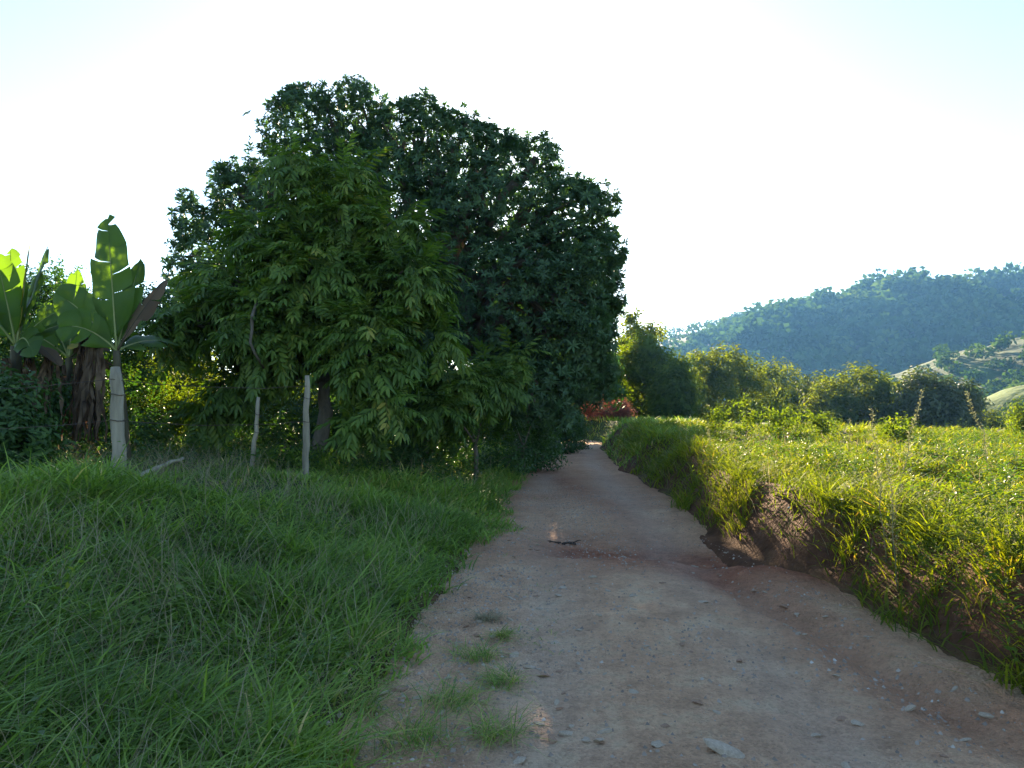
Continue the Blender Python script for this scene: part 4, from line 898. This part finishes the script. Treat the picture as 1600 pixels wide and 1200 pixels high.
# leaf litter and low undergrowth below the trees
x, y, r = polar(6000, 12.5, 22, -42, -2); u = x - xc(y); k = (-u > 2.2) & (rng.random(len(x)) < .25 + .75 * ss((y - 13.5) / 3)); x, y = x[k], y[k]; n = len(x)
link('undergrowth', merge(SPD, rng.integers(0, 4, n), np.stack([x, y, h_top(x, y)], 1), frames(np.array((0, 0, 1.0)) + rng.normal(size=(n, 3)) * .4, rng.random(n) * 6.28), rng.uniform(.5, 1.1, n), rng.random(n)).mesh('undergrowth'), M['bush_dark'], kind='stuff', label='low leafy undergrowth below the trees')

# single tufts on the bare shoulder of the road
def tuft(label, px, py, s_, dry=False):
    c = road_pt(px, py); n = 90
    n = 170; x = c[0] + rng.normal(size=n) * .05 * s_; y = c[1] + rng.normal(size=n) * .05 * s_
    o = blades('grass_tuft', x, y, rng.uniform(.06, .16, n) * s_, rng.uniform(.003, .006, n), M['straw' if dry else 'grass_shade'], bend=(.5, 1.5))
    del o['kind']; tag(o, label, 'grass tuft', 'grass tufts on the shoulder of the road')
for a in [('brownish grass tuft at the edge of the verge, furthest up the gravel shoulder', 760, 970, 1.0, True), ('flat dark grass tuft on the gravel shoulder', 782, 994, .8), ('wide grass tuft on the gravel shoulder nearest the long verge grass', 745, 1030, 1.3),
          ('lone round grass tuft standing out on the gravel, nearest the wheel track', 790, 1068, 1.2), ('grass tuft in the lower middle of the gravel shoulder', 705, 1100, 1.5), ('ragged grass tuft below the lone round tuft', 770, 1150, 1.4),
          ('large ragged grass tuft at the bottom edge of the picture', 640, 1165, 1.9), ('grass tuft beside the big pale stone', 560, 1110, 1.6)]: tuft(*a)

# ------------------------------------------------------------------ tall weeds, flowers, dark lumps on the right
def weed(label, base_px, tip_px, d, spike=.5, n=46, fat=.03):
    b_ = at(*base_px, d); g = gz(b_[0], d); b_[2] = g - .03; t_ = at(*tip_px, d); root = thing('flowering_weed', label, 'weed', 'tall flowering weeds on the right bank')
    pts = curve(b_, t_, 0, .06, 9); link('stem', tube(pts, np.linspace(.006, .002, 9), 5).mesh('weed_stem'), M['seed'], root)
    q = np.linspace(1 - spike, 1, n); P_ = np.stack([np.interp(q * 8, np.arange(9), pts[:, c]) for c in range(3)], 1)
    a = np.arange(n) * 2.4; dd = np.stack([np.cos(a), np.sin(a), np.full(n, .9)], 1); rep = 5
    pos = np.repeat(P_, rep, 0); dn = norm(np.repeat(dd, rep, 0) + rng.normal(size=(n * rep, 3)) * .4)
    pos = pos + dn * (rng.random(n * rep) * fat * np.repeat(1.5 - (q - 1 + spike) / spike, rep))[:, None]
    link('seed_head', leaf_proto(pos, dn, rand_dirs(n * rep), rng.uniform(.013, .028, n * rep), .010, .2, .1, False).mesh('seed_head'), M['seed'], root, kind='stuff')
    m = 12; q = np.linspace(.1, 1 - spike, m); P_ = np.stack([np.interp(q * 8, np.arange(9), pts[:, c]) for c in range(3)], 1); a = np.arange(m) * 2.4
    link('leaves', leaf_proto(P_, np.stack([np.cos(a), np.sin(a), np.full(m, .5)], 1), np.tile((0, 0, 1.0), (m, 1)), rng.uniform(.06, .12, m), .03, .2, .3).mesh('weed_leaves'), M['bush_lit'], root)
    rebase(root, (b_[0], b_[1], g))
weed('tall seed spike leaning right, standing against the brownish tree', (1396, 770), (1442, 612), 8.2, .55, 52)
weed('tall seed spike leaning left, right of the brownish tree', (1560, 770), (1512, 612), 8.4, .6, 46)
weed('upright pale seed spike between the rounded tree and the right-leaning spike', (1385, 840), (1364, 642), 6.6, .6, 60, .035)
weed('pale bushy seed head low in front of the upright spike', (1402, 850), (1390, 715), 6.2, .7, 70, .05)
weed('small seed spike at the shaded end of the field', (1112, 735), (1107, 672), 14, .6, 30)
weed('thin seed spike leaning beside the small spike at the shaded end', (1150, 735), (1143, 672), 14, .5, 26)
weed('small brown spike in front of the rounded tree', (1325, 735), (1327, 655), 12, .5, 24)
weed('ragged brown weed at the right edge above the bank', (1590, 960), (1578, 830), 5.2, .7, 50, .04)

def flower(label, px, py, d):
    c = at(px, py, d); g = gz(c[0], d); root = thing('white_flower', label, 'flower', 'white flowers on the right bank')
    link('stem', tube(curve((c[0], d, g - .02), c, 0, .05, 6), .003, 5).mesh('flower_stem'), M['greenstem'], root)
    a = np.arange(14) * 2.399; m = 14
    link('bloom', leaf_proto(np.tile(c, (m, 1)), np.stack([np.cos(a), np.sin(a), rng.uniform(.1, 1.2, m)], 1), np.tile((0, .1, 1.0), (m, 1)), .026, .014, .2, .1, True).mesh('bloom'), M['flower'], root)
    rebase(root, (c[0], d, g))
flower('large white flower head above the bare bank', 1315, 781, 7.6)
flower('small white flower beside the larger one', 1342, 773, 7.7)
flower('tiny white flower on the shaded side of the bare bank', 1233, 794, 8.3)

def clod(label, px, py, d, s_):  # apart from the mound, shade of grass hummocks given as dark soil lumps
    import bmesh
    c = at(px, py, d); bm = bmesh.new(); bmesh.ops.create_icosphere(bm, subdivisions=4, radius=1.0)
    co = np.array([v.co[:] for v in bm.verts]); n1 = fbm(co[:, 0] * 1.7 + px, co[:, 1] * 1.7 + co[:, 2] * 2, 191); n2 = fbm(co[:, 0] * 6 + px, co[:, 1] * 6 + co[:, 2] * 5, 193)
    for v, a, b_ in zip(bm.verts, n1, n2): v.co *= (1 + .35 * a + .12 * b_); v.co.z *= .6
    me = bpy.data.meshes.new('dark_lump'); bm.to_mesh(me); bm.free(); a = me.attributes.new('veg', 'FLOAT', 'POINT'); a.data.foreach_set('value', np.full(len(me.vertices), .25, np.float32))
    o = link('dark_lump', me, M['ground'], label=label, cat='clod', group='earth clods in the field'); o.scale = (s_, s_, s_); o.location = (c[0], d, gz(c[0], d) + s_ * .25)
clod('dark earth mound at the far edge of the field beside the leafy sapling', 1145, 660, 17.5, .36)
clod('dark lump for a shadowed grass hummock in the middle of the sunlit field', 1352, 742, 10.0, .16)
clod('lump for a shadowed grass hummock left of the upright pale seed spike', 1292, 722, 12.5, .22)
clod('flat lump for a shadowed grass hummock nearest the right edge of the field', 1440, 748, 9.6, .15)
